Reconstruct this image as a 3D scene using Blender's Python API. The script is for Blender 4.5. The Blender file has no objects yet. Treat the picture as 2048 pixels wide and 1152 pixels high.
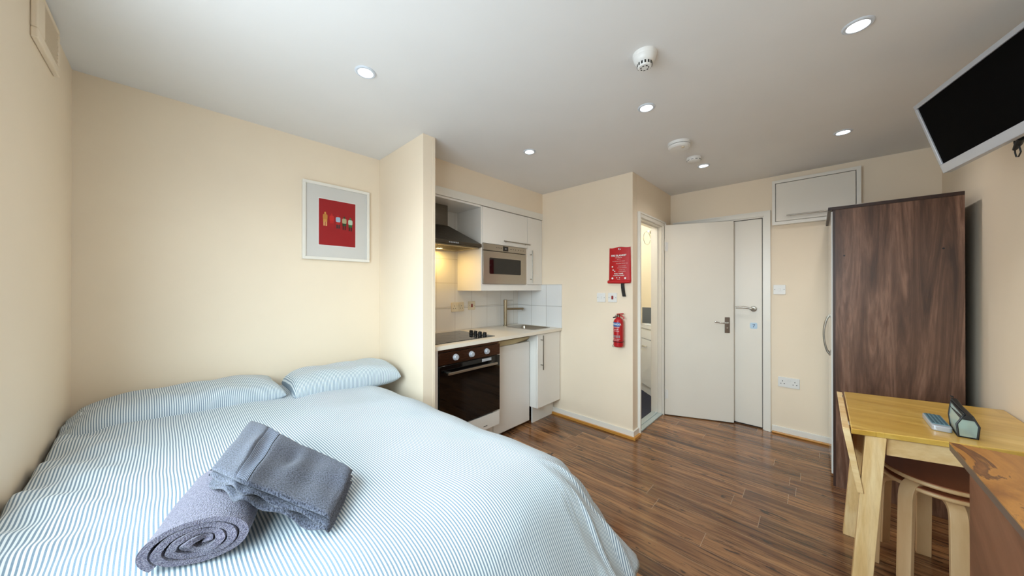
import bpy, bmesh, math, random
from mathutils import Vector, Matrix
R = math.radians
random.seed(7)
SC = bpy.context.scene
COL = SC.collection

# ------------------------------------------------------------------ camera, world, exposure
CAMP = Vector((0, 0, 1.32))
cam = bpy.data.cameras.new('camera')
cam.sensor_width = 36.0
cam.lens = 36.0 * 642.0 / 2048.0
cam.clip_start = 0.02
camo = bpy.data.objects.new('camera', cam)
COL.objects.link(camo)
camo.location = CAMP
camo.rotation_euler = (R(90.13), 0, R(43.45 - 90))
SC.camera = camo

SC.view_settings.view_transform = 'Standard'
SC.view_settings.look = 'None'
SC.view_settings.gamma = 1
SC.view_settings.exposure = 0.04
SC.view_settings.use_curve_mapping = False

W = bpy.data.worlds.new('daylight')
SC.world = W
W.use_nodes = True
W.node_tree.nodes['Background'].inputs[0].default_value = (0.72, 0.90, 1.0, 1)
W.node_tree.nodes['Background'].inputs[1].default_value = 18
# bright sky above the horizon, darker ground and buildings below it
_tc = W.node_tree.nodes.new('ShaderNodeTexCoord'); _sx = W.node_tree.nodes.new('ShaderNodeSeparateXYZ'); _cr = W.node_tree.nodes.new('ShaderNodeValToRGB')
W.node_tree.links.new(_tc.outputs['Generated'], _sx.inputs[0])
W.node_tree.links.new(_sx.outputs[2], _cr.inputs[0])
_cr.color_ramp.elements[0].position = 0.0; _cr.color_ramp.elements[0].color = (0.33, 0.38, 0.42, 1)
_cr.color_ramp.elements[1].position = 0.12; _cr.color_ramp.elements[1].color = (0.72, 0.90, 1.0, 1)
W.node_tree.links.new(_cr.outputs[0], W.node_tree.nodes['Background'].inputs[0])

def light(name, kind, loc, rot, energy, color, **kw):
    l = bpy.data.lights.new(name, kind)
    l.energy = energy
    l.color = color
    for k, v in kw.items(): setattr(l, k, v)
    o = bpy.data.objects.new(name, l)
    COL.objects.link(o)
    o.location = loc
    o.rotation_euler = rot
    return o

# daylight enters through the window in the left wall (portal fills the opening)
WY0, WY1, WZ0, WZ1 = 0.0, 1.58, 0.95, 2.12
port = light('window_daylight', 'AREA', (-0.50, (WY0 + WY1) / 2, (WZ0 + WZ1) / 2), (0, R(-90), 0), 10, (1, 1, 1),
             shape='RECTANGLE', size=WZ1 - WZ0, size_y=WY1 - WY0)
port.data.cycles.is_portal = True

SPOTS = [(0.63, 1.561), (1.847, 1.568), (1.857, 0.702), (1.847, -0.121), (3.04, -0.131), (3.062, 0.685)]
SPOT_W = 9
for i, (x, y) in enumerate(SPOTS):
    light('spot_beam', 'SPOT', (x, y, 2.335), (0, 0, 0), SPOT_W, (1.0, 0.97, 0.95), spot_size=R(150), spot_blend=0.9, shadow_soft_size=0.03)
light('hood_beam', 'AREA', (1.62, 2.42, 1.675), (0, 0, 0), 1.9, (1.0, 0.66, 0.20), shape='DISK', size=0.06)
light('bathroom_beam', 'POINT', (3.35, 1.95, 2.2), (0, 0, 0), 24, (0.86, 0.95, 1.0), shadow_soft_size=0.05)

# ------------------------------------------------------------------ materials
def lin(h):
    h = h.lstrip('#')
    out = []
    for i in (0, 2, 4):
        c = int(h[i:i + 2], 16) / 255
        out.append(c / 12.92 if c <= .04045 else ((c + .055) / 1.055) ** 2.4)
    return (*out, 1)

class N:
    def __init__(s, name):
        s.m = bpy.data.materials.new(name)
        s.m.use_nodes = True
        s.t = s.m.node_tree
        s.p = s.t.nodes['Principled BSDF']
    def n(s, typ, **kw):
        nd = s.t.nodes.new('ShaderNode' + typ)
        for k, v in kw.items():
            if k in nd.inputs.keys(): s.set(nd, k, v)
            else: setattr(nd, k, v)
        return nd
    def set(s, nd, k, v):
        if isinstance(v, bpy.types.NodeSocket): s.t.links.new(v, nd.inputs[k])
        else: nd.inputs[k].default_value = v
    def P(s, **kw):
        for k, v in kw.items(): s.set(s.p, k.replace('_', ' '), v)
        return s
    def coord(s, kind='Object', scale=(1, 1, 1), rot=(0, 0, 0), loc=(0, 0, 0)):
        tc = s.n('TexCoord')
        mp = s.n('Mapping')
        s.t.links.new(tc.outputs[kind], mp.inputs[0])
        mp.inputs['Scale'].default_value = scale
        mp.inputs['Rotation'].default_value = rot
        mp.inputs['Location'].default_value = loc
        return mp.outputs[0]
    def noise(s, vec, scale, detail=4, rough=.5, dist=0):
        nd = s.n('TexNoise')
        s.t.links.new(vec, nd.inputs['Vector'])
        nd.inputs['Scale'].default_value = scale
        nd.inputs['Detail'].default_value = detail
        nd.inputs['Roughness'].default_value = rough
        nd.inputs['Distortion'].default_value = dist
        return nd.outputs['Fac']
    def ramp(s, fac, stops):
        nd = s.n('ValToRGB')
        s.t.links.new(fac, nd.inputs[0])
        cr = nd.color_ramp
        while len(cr.elements) < len(stops): cr.elements.new(.5)
        for e, (p, c) in zip(cr.elements, stops):
            e.position = p
            e.color = lin(c) if isinstance(c, str) else (c, c, c, 1)
        return nd.outputs[0]
    def mix(s, fac, a, b, mode='MIX'):
        nd = s.n('MixRGB', blend_type=mode)
        for k, v in ((0, fac), (1, a), (2, b)):
            if isinstance(v, bpy.types.NodeSocket): s.t.links.new(v, nd.inputs[k])
            else: nd.inputs[k].default_value = v
        return nd.outputs[0]
    def math(s, op, a, b=0.0, c=None):
        nd = s.n('Math', operation=op)
        for k, v in ((0, a), (1, b), (2, c)):
            if v is None: continue
            if isinstance(v, bpy.types.NodeSocket): s.t.links.new(v, nd.inputs[k])
            else: nd.inputs[k].default_value = v
        return nd.outputs[0]
    def bump(s, h, strength=.2, dist=.01):
        nd = s.n('Bump')
        nd.inputs['Strength'].default_value = strength
        nd.inputs['Distance'].default_value = dist
        s.t.links.new(h, nd.inputs['Height'])
        s.t.links.new(nd.outputs[0], s.p.inputs['Normal'])
        return s

def plain(name, col, rough=.5, metal=0.0, bump=0.0, bscale=200, spec=.5, coat=0.0):
    k = N(name)
    c = lin(col)
    v = k.coord()
    f = k.noise(v, 3.0, 3)
    k.P(Base_Color=k.mix(f, tuple(x * .96 for x in c[:3]) + (1,), tuple(min(1, x * 1.03) for x in c[:3]) + (1,)),
        Roughness=rough, Metallic=metal, Specular_IOR_Level=spec, Coat_Weight=coat)
    if bump: k.bump(k.noise(v, bscale, 3), bump, .002)
    return k.m

M = {}
M['wall'] = plain('cream_wall_paint', '#F2E1C9', .6, bump=.08, bscale=160)
M['ceiling'] = plain('white_ceiling_paint', '#E9E7E5', .7, bump=.05, bscale=160)
M['trim'] = plain('white_gloss_paint', '#EDE8DE', .3)
M['door'] = plain('off_white_door_paint', '#E9E2D6', .38)
M['gloss'] = plain('white_gloss_laminate', '#EDE9E2', .12, coat=.5)
M['fridge'] = plain('white_fridge_enamel', '#EAE6E0', .3)
M['beige_plastic'] = plain('yellowed_plastic', '#C9B98F', .45)
M['plastic'] = plain('white_plastic', '#E8E6E2', .35)
M['ivory'] = plain('ivory_plastic', '#DCCFB4', .4)
M['worktop'] = plain('cream_worktop', '#E9E0D0', .28)
M['black'] = plain('black_plastic', '#0B0B0C', .45)
M['blackgloss'] = plain('black_glass', '#060505', .05, spec=.6)
M['screen'] = plain('dark_screen', '#030304', .5, spec=.05)
M['silver'] = plain('silver_plastic', '#B9BCC2', .35, .3)
M['chrome'] = plain('chrome', '#D6D8DA', .12, 1.0)
M['red'] = plain('red_enamel', '#B3101A', .3)
M['redcloth'] = plain('red_vinyl', '#BE1218', .5)
M['redbtn'] = plain('red_switch', '#8E1215', .4)
M['white'] = plain('white_print', '#F2F0EC', .6)
M['palegrey'] = plain('grey_print', '#8C8E92', .6)
M['dkblue'] = plain('dark_blue_print', '#1D3760', .5)
M['blueprint'] = plain('blue_label', '#2A5FA0', .5)
M['darkslot'] = plain('dark_slot', '#2A2826', .8)
M['bathfloor'] = plain('navy_floor_tile', '#101B33', .35)
M['slate'] = plain('grey_slate_tile', '#62686C', .5, bump=.3, bscale=30)
M['quadrant'] = plain('orange_pine_bead', '#C98C3C', .35)
M['mattress'] = plain('mattress_ticking', '#DADCE0', .9)
M['divan'] = plain('divan_fabric', '#3A3B40', .9, bump=.3, bscale=400)
M['mat'] = plain('picture_mount', '#E6E2DC', .8)
M['redprint'] = plain('red_print', '#A50F16', .6)
M['tagcloth'] = plain('peach_tag', '#D9A48C', .8)
M['glowface'] = None

def brushed(name, col, rough=.3, axis=0, metal=1.0):
    k = N(name)
    sc = [60, 60, 60]
    sc[axis] = 1.2
    v = k.coord(scale=tuple(sc))
    f = k.noise(v, 12, 3)
    c = lin(col)
    k.P(Base_Color=k.mix(f, tuple(x * .85 for x in c[:3]) + (1,), c), Metallic=metal,
        Roughness=k.math('MULTIPLY_ADD', f, .2, rough - .08))
    return k.m
M['steel'] = brushed('brushed_steel', '#B4ADA2', .3)
M['steelz'] = brushed('brushed_steel_upright', '#A29D94', .3, 2)
M['darksteel'] = brushed('dark_hood_steel', '#6E675C', .28)
M['bronze'] = brushed('bronze_panel', '#5A4034', .25)
M['nickel'] = brushed('brushed_nickel', '#A99C84', .28, 2)

def emis(name, col, st):
    k = N(name)
    k.P(Base_Color=(1, 1, 1, 1), Emission_Color=lin(col), Emission_Strength=st)
    return k.m
M['lamp'] = emis('spot_lamp_face', '#F2FBFF', 9)
M['hoodlamp'] = emis('hood_lamp_face', '#FFE9B0', 7)

def floor_mat():
    k = N('walnut_laminate')
    v = k.coord()
    sep = k.n('SeparateXYZ'); k.t.links.new(v, sep.inputs[0])
    PW, PL = .1235, 1.22
    xr = k.math('DIVIDE', k.math('ADD', sep.outputs[0], 10.0), PW)
    row = k.math('FLOOR', xr)
    fx_ = k.math('FRACT', xr)
    wn = k.n('TexWhiteNoise', noise_dimensions='1D'); k.t.links.new(row, wn.inputs['W'])
    yr = k.math('ADD', k.math('DIVIDE', k.math('ADD', sep.outputs[1], 10.0), PL), k.math('MULTIPLY', wn.outputs['Value'], 7.3))
    pid = k.math('FLOOR', yr)
    fy_ = k.math('FRACT', yr)
    cid = k.n('CombineXYZ'); k.t.links.new(row, cid.inputs[0]); k.t.links.new(pid, cid.inputs[1])
    wn2 = k.n('TexWhiteNoise', noise_dimensions='2D'); k.t.links.new(cid.outputs[0], wn2.inputs['Vector'])
    rnd = wn2.outputs['Value']
    off = k.math('MULTIPLY', rnd, 53.0)
    cmb = k.n('CombineXYZ')
    k.t.links.new(k.math('MULTIPLY_ADD', sep.outputs[1], 1.0, off), cmb.inputs[0])
    k.t.links.new(k.math('MULTIPLY_ADD', sep.outputs[0], 11.0, off), cmb.inputs[1])
    k.t.links.new(off, cmb.inputs[2])
    g = cmb.outputs[0]
    base = k.noise(g, 1.7, 7, .6, .8)
    cmb2 = k.n('CombineXYZ')
    k.t.links.new(k.math('MULTIPLY_ADD', sep.outputs[1], 1.3, off), cmb2.inputs[0])
    k.t.links.new(k.math('MULTIPLY_ADD', sep.outputs[0], 34.0, off), cmb2.inputs[1])
    fine = k.noise(cmb2.outputs[0], 2.2, 6, .65, .5)
    col = k.ramp(base, [(.26, '#523829'), (.40, '#835F44'), (.52, '#9E7A58'), (.64, '#B38D68'), (.8, '#C8A47A')])
    col = k.mix(k.ramp(fine, [(.50, .0), (.63, .85)]), col, lin('#3A241A'), 'MIX')
    tint = k.mix(rnd, lin('#B9A89C'), lin('#FFEBD4'))
    col = k.mix(1.0, col, tint, 'MULTIPLY')
    cmb3 = k.n('CombineXYZ')
    k.t.links.new(k.math('MULTIPLY_ADD', sep.outputs[1], 2.6, off), cmb3.inputs[0])
    k.t.links.new(k.math('MULTIPLY_ADD', sep.outputs[0], 9.0, off), cmb3.inputs[1])
    knots = k.ramp(k.noise(cmb3.outputs[0], 1.5, 3, .5, 2.6), [(.64, .0), (.70, .85)])
    col = k.mix(knots, col, lin('#2A1912'))
    ex_ = k.math('MULTIPLY', k.math('MINIMUM', fx_, k.math('SUBTRACT', 1.0, fx_)), PW)
    ey_ = k.math('MULTIPLY', k.math('MINIMUM', fy_, k.math('SUBTRACT', 1.0, fy_)), PL)
    endj = k.math('LESS_THAN', ey_, .0012)
    sidj = k.math('LESS_THAN', ex_, .0010)
    col = k.mix(k.math('MULTIPLY', endj, .5), col, lin('#C9AE92'))
    col = k.mix(k.math('MULTIPLY', sidj, .6), col, lin('#B8997A'))
    k.P(Base_Color=col, Roughness=k.math('MULTIPLY_ADD', fine, .12, .11), Specular_IOR_Level=.6)
    gap = k.math('MAXIMUM', endj, sidj)
    k.bump(k.math('SUBTRACT', 1.0, gap), .25, .001)
    return k.m
M['floor'] = floor_mat()

def wood(name, stops, axis='z', stretch=14, scale=1.6, rough=.4, dist=1.2, rot=(0, 0, 0), fine=.35, finecol=None, blocks=None, coat=0.0):
    k = N(name)
    sc = {'x': (1, stretch, stretch), 'y': (stretch, 1, stretch), 'z': (stretch, stretch, 1)}[axis]
    v0 = k.coord(rot=rot)
    mp = k.n('Mapping'); k.t.links.new(v0, mp.inputs[0]); mp.inputs['Scale'].default_value = sc
    v = mp.outputs[0]
    f = k.noise(v, scale, 6, .6, dist)
    col = k.ramp(f, stops)
    f2 = k.noise(v, scale * 7, 4, .7)
    col = k.mix(k.ramp(f2, [(.4, .0), (.75, fine)]), col, lin(finecol or stops[0][1]))
    if blocks:
        br = k.n('TexBrick', offset=.43)
        k.t.links.new(k.coord(rot=blocks[2]), br.inputs['Vector'])
        for a, b in (('Scale', 1.0), ('Mortar Size', .0004), ('Brick Width', blocks[0]), ('Row Height', blocks[1])): br.inputs[a].default_value = b
        br.inputs['Color1'].default_value = (.86, .84, .8, 1); br.inputs['Color2'].default_value = (1, 1, 1, 1); br.inputs['Mortar'].default_value = (.8, .74, .6, 1)
        col = k.mix(1.0, col, br.outputs['Color'], 'MULTIPLY')
    k.P(Base_Color=col, Roughness=rough, Coat_Weight=coat)
    k.bump(f2, .06, .001)
    return k.m
M['walnut'] = wood('walnut_veneer', [(.30, '#3F281C'), (.41, '#5D3F2E'), (.50, '#755340'), (.57, '#8B6753'), (.65, '#6B4734'), (.78, '#4E3226')], 'z', 12, .8, .38, 1.6, fine=.6, finecol='#3A2418')
M['walnutdark'] = wood('dark_walnut_edge', [(.3, '#24140F'), (.7, '#42281E')], 'z', 14, 1.2, .4, .6)
M['tabletop'] = wood('varnished_birch_top', [(.3, '#C6973E'), (.5, '#DBB256'), (.7, '#E6C475')], 'y', 7, 1.5, .28, .8, fine=.25, finecol='#A8742A', blocks=(.42, .085, (0, 0, R(90))), coat=.3)
M['birch'] = wood('pale_birch', [(.3, '#CFA468'), (.5, '#E2BD83'), (.7, '#EFD2A0')], 'z', 9, 1.3, .4, .9, fine=.3, finecol='#A9743A')
M['birchx'] = wood('pale_birch_rail', [(.3, '#D8AE72'), (.5, '#E8C690'), (.7, '#F1D8A8')], 'y', 9, 1.3, .4, .9, fine=.25, finecol='#B5803F')
M['ply'] = wood('bent_birch_ply', [(.3, '#C79C6A'), (.5, '#D9B384'), (.7, '#E6C79C')], 'z', 5, 1.0, .4, .4, fine=.15)
M['seatshade'] = wood('shaded_stool_seat', [(.3, '#7A4128'), (.5, '#935333'), (.7, '#A96640')], 'x', 5, 1.0, .35, .4, fine=.2)  # red-brown seat colour, darkened to hold the shade on the seat top
M['sidetop'] = wood('burr_veneer_top', [(.30, '#85532F'), (.45, '#AB7236'), (.56, '#BD8240'), (.585, '#6E4930'), (.66, '#946239'), (.8, '#B47C46')], 'x', 2.4, 2.2, .35, 1.6, fine=.3, finecol='#7A4622')
M['sidebody'] = wood('mahogany_side', [(.3, '#5B3526'), (.5, '#784A36'), (.7, '#8C5B44')], 'x', 7, 1.4, .4, .8, rot=(0, R(28), 0), fine=.3)
M['sideedge'] = wood('dark_moulding', [(.3, '#4A3B36'), (.7, '#6E5B54')], 'x', 8, 1.5, .4, .6)

def stripes(name, bw, bh, light_c='#DDE3E6', dark_c='#5A6D80', period=.0080):
    k = N(name)
    uv = k.coord('UV')
    sep = k.n('SeparateXYZ'); k.t.links.new(uv, sep.inputs[0])
    wob = k.math('MULTIPLY', k.math('SUBTRACT', k.noise(uv, 3.0, 2), .5), .012)
    x = k.math('ADD', sep.outputs[0], wob)
    f = k.math('FRACT', k.math('DIVIDE', x, period))
    tri = k.math('ABSOLUTE', k.math('SUBTRACT', f, .5))
    s = k.ramp(tri, [(.19, 1.0), (.29, .0)])
    weave = k.noise(k.coord('UV', scale=(900, 250, 1)), 1.0, 2)
    dk = k.mix(weave, lin(dark_c), lin('#90A2B0'))
    col = k.mix(s, lin(light_c), dk)
    k.P(Base_Color=col, Roughness=.85, Sheen_Weight=.15, Specular_IOR_Level=.2)
    k.bump(k.noise(k.coord('UV'), 11, 2, .5, .8), bw * .8, bh)
    return k.m
M['duvet'] = stripes('blue_ticking_duvet', .35, .012)
M['pillow'] = stripes('blue_ticking_pillow', .35, .01)

def towel_mat(name, c0, c1, scale, strength, kind='noise'):
    k = N(name)
    uv = k.coord('UV')
    if kind == 'noise':
        f = k.noise(uv, scale, 3, .8)
    else:
        vo = k.n('TexVoronoi'); k.t.links.new(k.coord('UV', scale=(1, 1.0, 1)), vo.inputs['Vector']); vo.inputs['Scale'].default_value = scale
        f = vo.outputs['Distance']
    col = k.ramp(f, [(.40, c0), (.60, c1)] if kind == 'noise' else [(.25, c0), (.7, c1)])
    k.P(Base_Color=col, Roughness=.95, Sheen_Weight=.3, Specular_IOR_Level=.1)
    k.bump(f, strength, .004)
    return k.m
M['terry'] = towel_mat('grey_terry', '#1C202C', '#6D7182', 230, 1.0)
M['waffle'] = towel_mat('mauve_grey_bobble_terry', '#8C8696', '#625E70', 400, .9, 'voronoi')
def band_mat():
    k = N('ribbed_towel_band')
    sep = k.n('SeparateXYZ'); k.t.links.new(k.coord('UV'), sep.inputs[0])
    f = k.math('ABSOLUTE', k.math('SUBTRACT', k.math('FRACT', k.math('DIVIDE', sep.outputs[0], .0062)), .5))
    k.P(Base_Color=k.ramp(f, [(.1, '#4A5162'), (.4, '#8C92A0')]), Roughness=.7)
    k.bump(f, .8, .003)
    return k.m
M['band'] = band_mat()

def tiles(name, w, h, ang, loc, col='#E6E2DC', grout='#B3AA9C', rough=.12):
    k = N(name)
    br = k.n('TexBrick', offset=0.0)
    k.t.links.new(k.coord(rot=ang, loc=loc), br.inputs['Vector'])
    for a, b in (('Scale', 1.0), ('Mortar Size', .0016), ('Mortar Smooth', .1), ('Brick Width', w), ('Row Height', h)): br.inputs[a].default_value = b
    c = lin(col)
    br.inputs['Color1'].default_value = c
    br.inputs['Color2'].default_value = tuple(x * .96 for x in c[:3]) + (1,)
    br.inputs['Mortar'].default_value = lin(grout)
    k.P(Base_Color=br.outputs['Color'], Roughness=k.math('MULTIPLY_ADD', br.outputs['Fac'], .5, rough))
    k.bump(k.math('SUBTRACT', 1.0, br.outputs['Fac']), .3, .002)
    return k.m

def clear(name, tint='#FFFFFF', alpha=.1, rough=.03, base=None):
    k = N(name)
    tr = k.n('BsdfTransparent'); tr.inputs[0].default_value = lin(tint)
    mx = k.n('MixShader')
    k.P(Base_Color=lin(base or tint), Roughness=rough, Specular_IOR_Level=.8)
    lw = k.n('LayerWeight'); lw.inputs[0].default_value = .35
    f = k.math('MULTIPLY_ADD', lw.outputs['Facing'], .18 if base else .5, alpha)
    k.t.links.new(f, mx.inputs[0])
    k.t.links.new(tr.outputs[0], mx.inputs[1])
    k.t.links.new(k.p.outputs[0], mx.inputs[2])
    k.t.links.new(mx.outputs[0], k.t.nodes['Material Output'].inputs[0])
    return k.m
M['pane'] = clear('window_glass', '#FFFFFF', .03, base='#050505')
M['picglass'] = clear('picture_glass', '#FFFFFF', .02, base='#050505')
M['vinyl'] = clear('clear_vinyl', '#D6EAE4', .35, .15)

# ------------------------------------------------------------------ mesh helpers
class B:
    def __init__(s):
        s.b = bmesh.new()
        s.uv = None
    def box(s, x0, x1, y0, y1, z0, z1):
        x0, x1 = sorted((x0, x1)); y0, y1 = sorted((y0, y1)); z0, z1 = sorted((z0, z1))
        v = [s.b.verts.new(p) for p in ((x0, y0, z0), (x1, y0, z0), (x1, y1, z0), (x0, y1, z0), (x0, y0, z1), (x1, y0, z1), (x1, y1, z1), (x0, y1, z1))]
        for f in ((0, 3, 2, 1), (4, 5, 6, 7), (0, 1, 5, 4), (1, 2, 6, 5), (2, 3, 7, 6), (3, 0, 4, 7)): s.b.faces.new([v[i] for i in f])
        return s
    def hexa(s, bot, top):
        v = [s.b.verts.new(p) for p in list(bot) + list(top)]
        n = len(bot)
        s.b.faces.new([v[i] for i in range(n - 1, -1, -1)])
        s.b.faces.new([v[n + i] for i in range(n)])
        for i in range(n):
            j = (i + 1) % n
            s.b.faces.new([v[i], v[j], v[n + j], v[n + i]])
        return s
    def tube(s, pts, r, seg=12, closed=False, flat=None):
        pts = [Vector(p) for p in pts]
        n = len(pts)
        rs = r if isinstance(r, (list, tuple)) else [r] * n
        up = None
        rings = []
        for i, p in enumerate(pts):
            if closed: d = pts[(i + 1) % n] - pts[i - 1]
            else: d = pts[min(i + 1, n - 1)] - pts[max(i - 1, 0)]
            d.normalize()
            if up is None:
                up = Vector((0, 0, 1)) if abs(d.z) < .9 else Vector((1, 0, 0))
            a = d.cross(up).normalized()
            up = a.cross(d).normalized()
            ring = []
            for k in range(seg):
                t = 2 * math.pi * k / seg
                fa, fb = (flat or (1, 1))
                ring.append(s.b.verts.new(p + a * math.cos(t) * rs[i] * fa + up * math.sin(t) * rs[i] * fb))
            rings.append(ring)
        m = n if closed else n - 1
        for i in range(m):
            A, C = rings[i], rings[(i + 1) % n]
            for k in range(seg):
                j = (k + 1) % seg
                s.b.faces.new([A[k], A[j], C[j], C[k]])
        if not closed:
            s.b.faces.new(rings[0][::-1]); s.b.faces.new(rings[-1])
        return s
    def cyl(s, p0, p1, r, seg=24, r1=None):
        return s.tube([p0, p1], [r, r if r1 is None else r1], seg)
    def lathe(s, c, prof, axis=(0, 0, 1), seg=32, cap=True):
        ax = Vector(axis).normalized()
        u = ax.cross(Vector((1, 0, 0)) if abs(ax.x) < .9 else Vector((0, 1, 0))).normalized()
        w = ax.cross(u)
        c = Vector(c)
        rings = []
        for r, h in prof:
            rings.append([s.b.verts.new(c + ax * h + (u * math.cos(2 * math.pi * k / seg) + w * math.sin(2 * math.pi * k / seg)) * max(r, 1e-5)) for k in range(seg)])
        for A, C in zip(rings, rings[1:]):
            for k in range(seg):
                j = (k + 1) % seg
                s.b.faces.new([A[k], A[j], C[j], C[k]])
        if cap:
            s.b.faces.new(rings[0][::-1]); s.b.faces.new(rings[-1])
        return s
    def grid(s, fn, nu, nv, uvfn=None, closeu=False):
        vs = [[s.b.verts.new(fn(i / nu, j / nv)) for j in range(nv + 1)] for i in range(nu + (0 if closeu else 1))]
        if uvfn and s.uv is None: s.uv = s.b.loops.layers.uv.new('UVMap')
        L = len(vs)
        for i in range(nu):
            for j in range(nv):
                q = [(i, j), (i + 1, j), (i + 1, j + 1), (i, j + 1)]
                f = s.b.faces.new([vs[a % L][b] for a, b in q])
                if uvfn:
                    for lp, (a, b) in zip(f.loops, q): lp[s.uv].uv = uvfn(a / nu, b / nv)
        return s
    def plate(s, origin, ex, ey, n, w, h, t, r=.0, seg=4):
        """rounded slab: centre at origin, width w along ex, height h along ey, thickness t along n"""
        o, ex, ey, n = map(Vector, (origin, ex, ey, n))
        pts = []
        r = min(r, w / 2 - 1e-4, h / 2 - 1e-4)
        if r <= 0: pts = [(-w / 2, -h / 2), (w / 2, -h / 2), (w / 2, h / 2), (-w / 2, h / 2)]
        else:
            for cx, cy, a0 in ((w / 2 - r, -h / 2 + r, -90), (w / 2 - r, h / 2 - r, 0), (-w / 2 + r, h / 2 - r, 90), (-w / 2 + r, -h / 2 + r, 180)):
                for k in range(seg + 1):
                    a = R(a0 + 90 * k / seg)
                    pts.append((cx + r * math.cos(a), cy + r * math.sin(a)))
        s.hexa([o + ex * a + ey * b for a, b in pts], [o + ex * a + ey * b + n * t for a, b in pts])
        return s
    def xf(s, mat):
        bmesh.ops.transform(s.b, matrix=mat, verts=s.b.verts[:])
        return s

ORG = {}
def mk(name, b, mat, parent=None, smooth=True, bevel=0, angle=35, loc=None, sub=0, seg=2):
    bm = b.b
    bmesh.ops.recalc_face_normals(bm, faces=bm.faces[:])
    if parent is not None: org = ORG[parent.name]
    elif loc is not None: org = Vector(loc)
    else:
        xs = [v.co for v in bm.verts]
        lo = Vector([min(c[i] for c in xs) for i in range(3)]); hi = Vector([max(c[i] for c in xs) for i in range(3)])
        org = Vector(((lo.x + hi.x) / 2, (lo.y + hi.y) / 2, lo.z))
        if org is None: org = Vector()
    bmesh.ops.translate(bm, vec=-org, verts=bm.verts[:])
    me = bpy.data.meshes.new(name)
    bm.to_mesh(me); bm.free()
    me.materials.append(mat)
    if smooth:
        me.polygons.foreach_set('use_smooth', [True] * len(me.polygons))
        me.set_sharp_from_angle(angle=R(angle))
    o = bpy.data.objects.new(name, me)
    COL.objects.link(o)
    ORG[o.name] = org
    if parent is not None: o.parent = parent
    else: o.location = org
    if bevel:
        md = o.modifiers.new('bevel', 'BEVEL'); md.width = bevel; md.segments = seg; md.limit_method = 'ANGLE'; md.angle_limit = R(40)
    if sub:
        md = o.modifiers.new('subsurf', 'SUBSURF'); md.levels = sub; md.render_levels = sub
    return o

def tag(o, label, cat, group=None):
    o['label'] = label; o['category'] = cat
    if group: o['group'] = group
    return o
def thing(name, label, cat, loc, group=None):
    o = bpy.data.objects.new(name, None)
    COL.objects.link(o)
    o.location = loc
    o.empty_display_size = .05
    ORG[o.name] = Vector(loc)
    return tag(o, label, cat, group)
def struct(name, b, mat, bevel=0, smooth=False, parent=None):
    o = mk(name, b, mat, parent, smooth=smooth, bevel=bevel, loc=(0, 0, 0) if parent is None else None)
    o['kind'] = 'structure'
    return o
def copy_tree(root, loc, label=None):
    r = root.copy(); COL.objects.link(r); r.location = loc
    ORG[r.name] = Vector(loc)
    if label: r['label'] = label
    def rec(src, dst):
        for ch in list(src.children):
            c = ch.copy(); COL.objects.link(c); c.parent = dst
            rec(ch, c)
    rec(root, r)
    return r

def text_bm(body, size, origin, ex, ey, t=.0006, align='LEFT', bold=0.0):
    cu = bpy.data.curves.new('txt', 'FONT')
    cu.body = body; cu.size = size; cu.align_x = align; cu.extrude = t / 2; cu.offset = bold; cu.resolution_u = 3
    o = bpy.data.objects.new('txt', cu)
    COL.objects.link(o)
    dg = bpy.context.evaluated_depsgraph_get()
    me = bpy.data.meshes.new_from_object(o.evaluated_get(dg))
    ex = Vector(ex).normalized(); ey = Vector(ey).normalized(); n = ex.cross(ey)
    m = Matrix(((ex.x, ey.x, n.x, origin[0]), (ex.y, ey.y, n.y, origin[1]), (ex.z, ey.z, n.z, origin[2]), (0, 0, 0, 1)))
    me.transform(m)
    b = B(); b.b.from_mesh(me)
    bpy.data.objects.remove(o); bpy.data.curves.remove(cu); bpy.data.meshes.remove(me)
    return b

# ------------------------------------------------------------------ room shell
XL, YR, YB, XF, XK, ZC = -0.33, -0.66, 2.55, 3.81, 2.79, 2.355
struct('floor', B().box(XL - .1, 2.86, YR - .1, YB + .1, -.06, 0).box(2.86, XF + .1, YR - .1, 1.19, -.06, 0), M['floor'])
struct('floor', B().box(2.86, 4.7, 1.19, 2.75, -.06, -.002), tiles('bathroom_floor_tiles', .3, .3, (0, 0, 0), (0, 0, 0), '#0B1530', '#142040', .6))
struct('ceiling', B().box(XL - .1, 4.7, YR - .1, 2.75, ZC, ZC + .1), M['ceiling'])
struct('wall_left', B().box(XL - .12, XL, YR - .1, WY0, 0, ZC).box(XL - .12, XL, WY1, YB + .1, 0, ZC)
       .box(XL - .12, XL, WY0, WY1, 0, WZ0).box(XL - .12, XL, WY0, WY1, WZ1, ZC), M['wall'])
struct('wall_back', B().box(XL - .12, 2.9, YB, YB + .12, 0, ZC), M['wall'])
struct('wall_divider', B().box(1.14, 1.212, 1.895, YB, 0, ZC), M['wall'], bevel=.002)
struct('wall_bulkhead', B().box(1.232, XK, 2.182, YB, 2.135, ZC), M['wall'])
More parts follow.
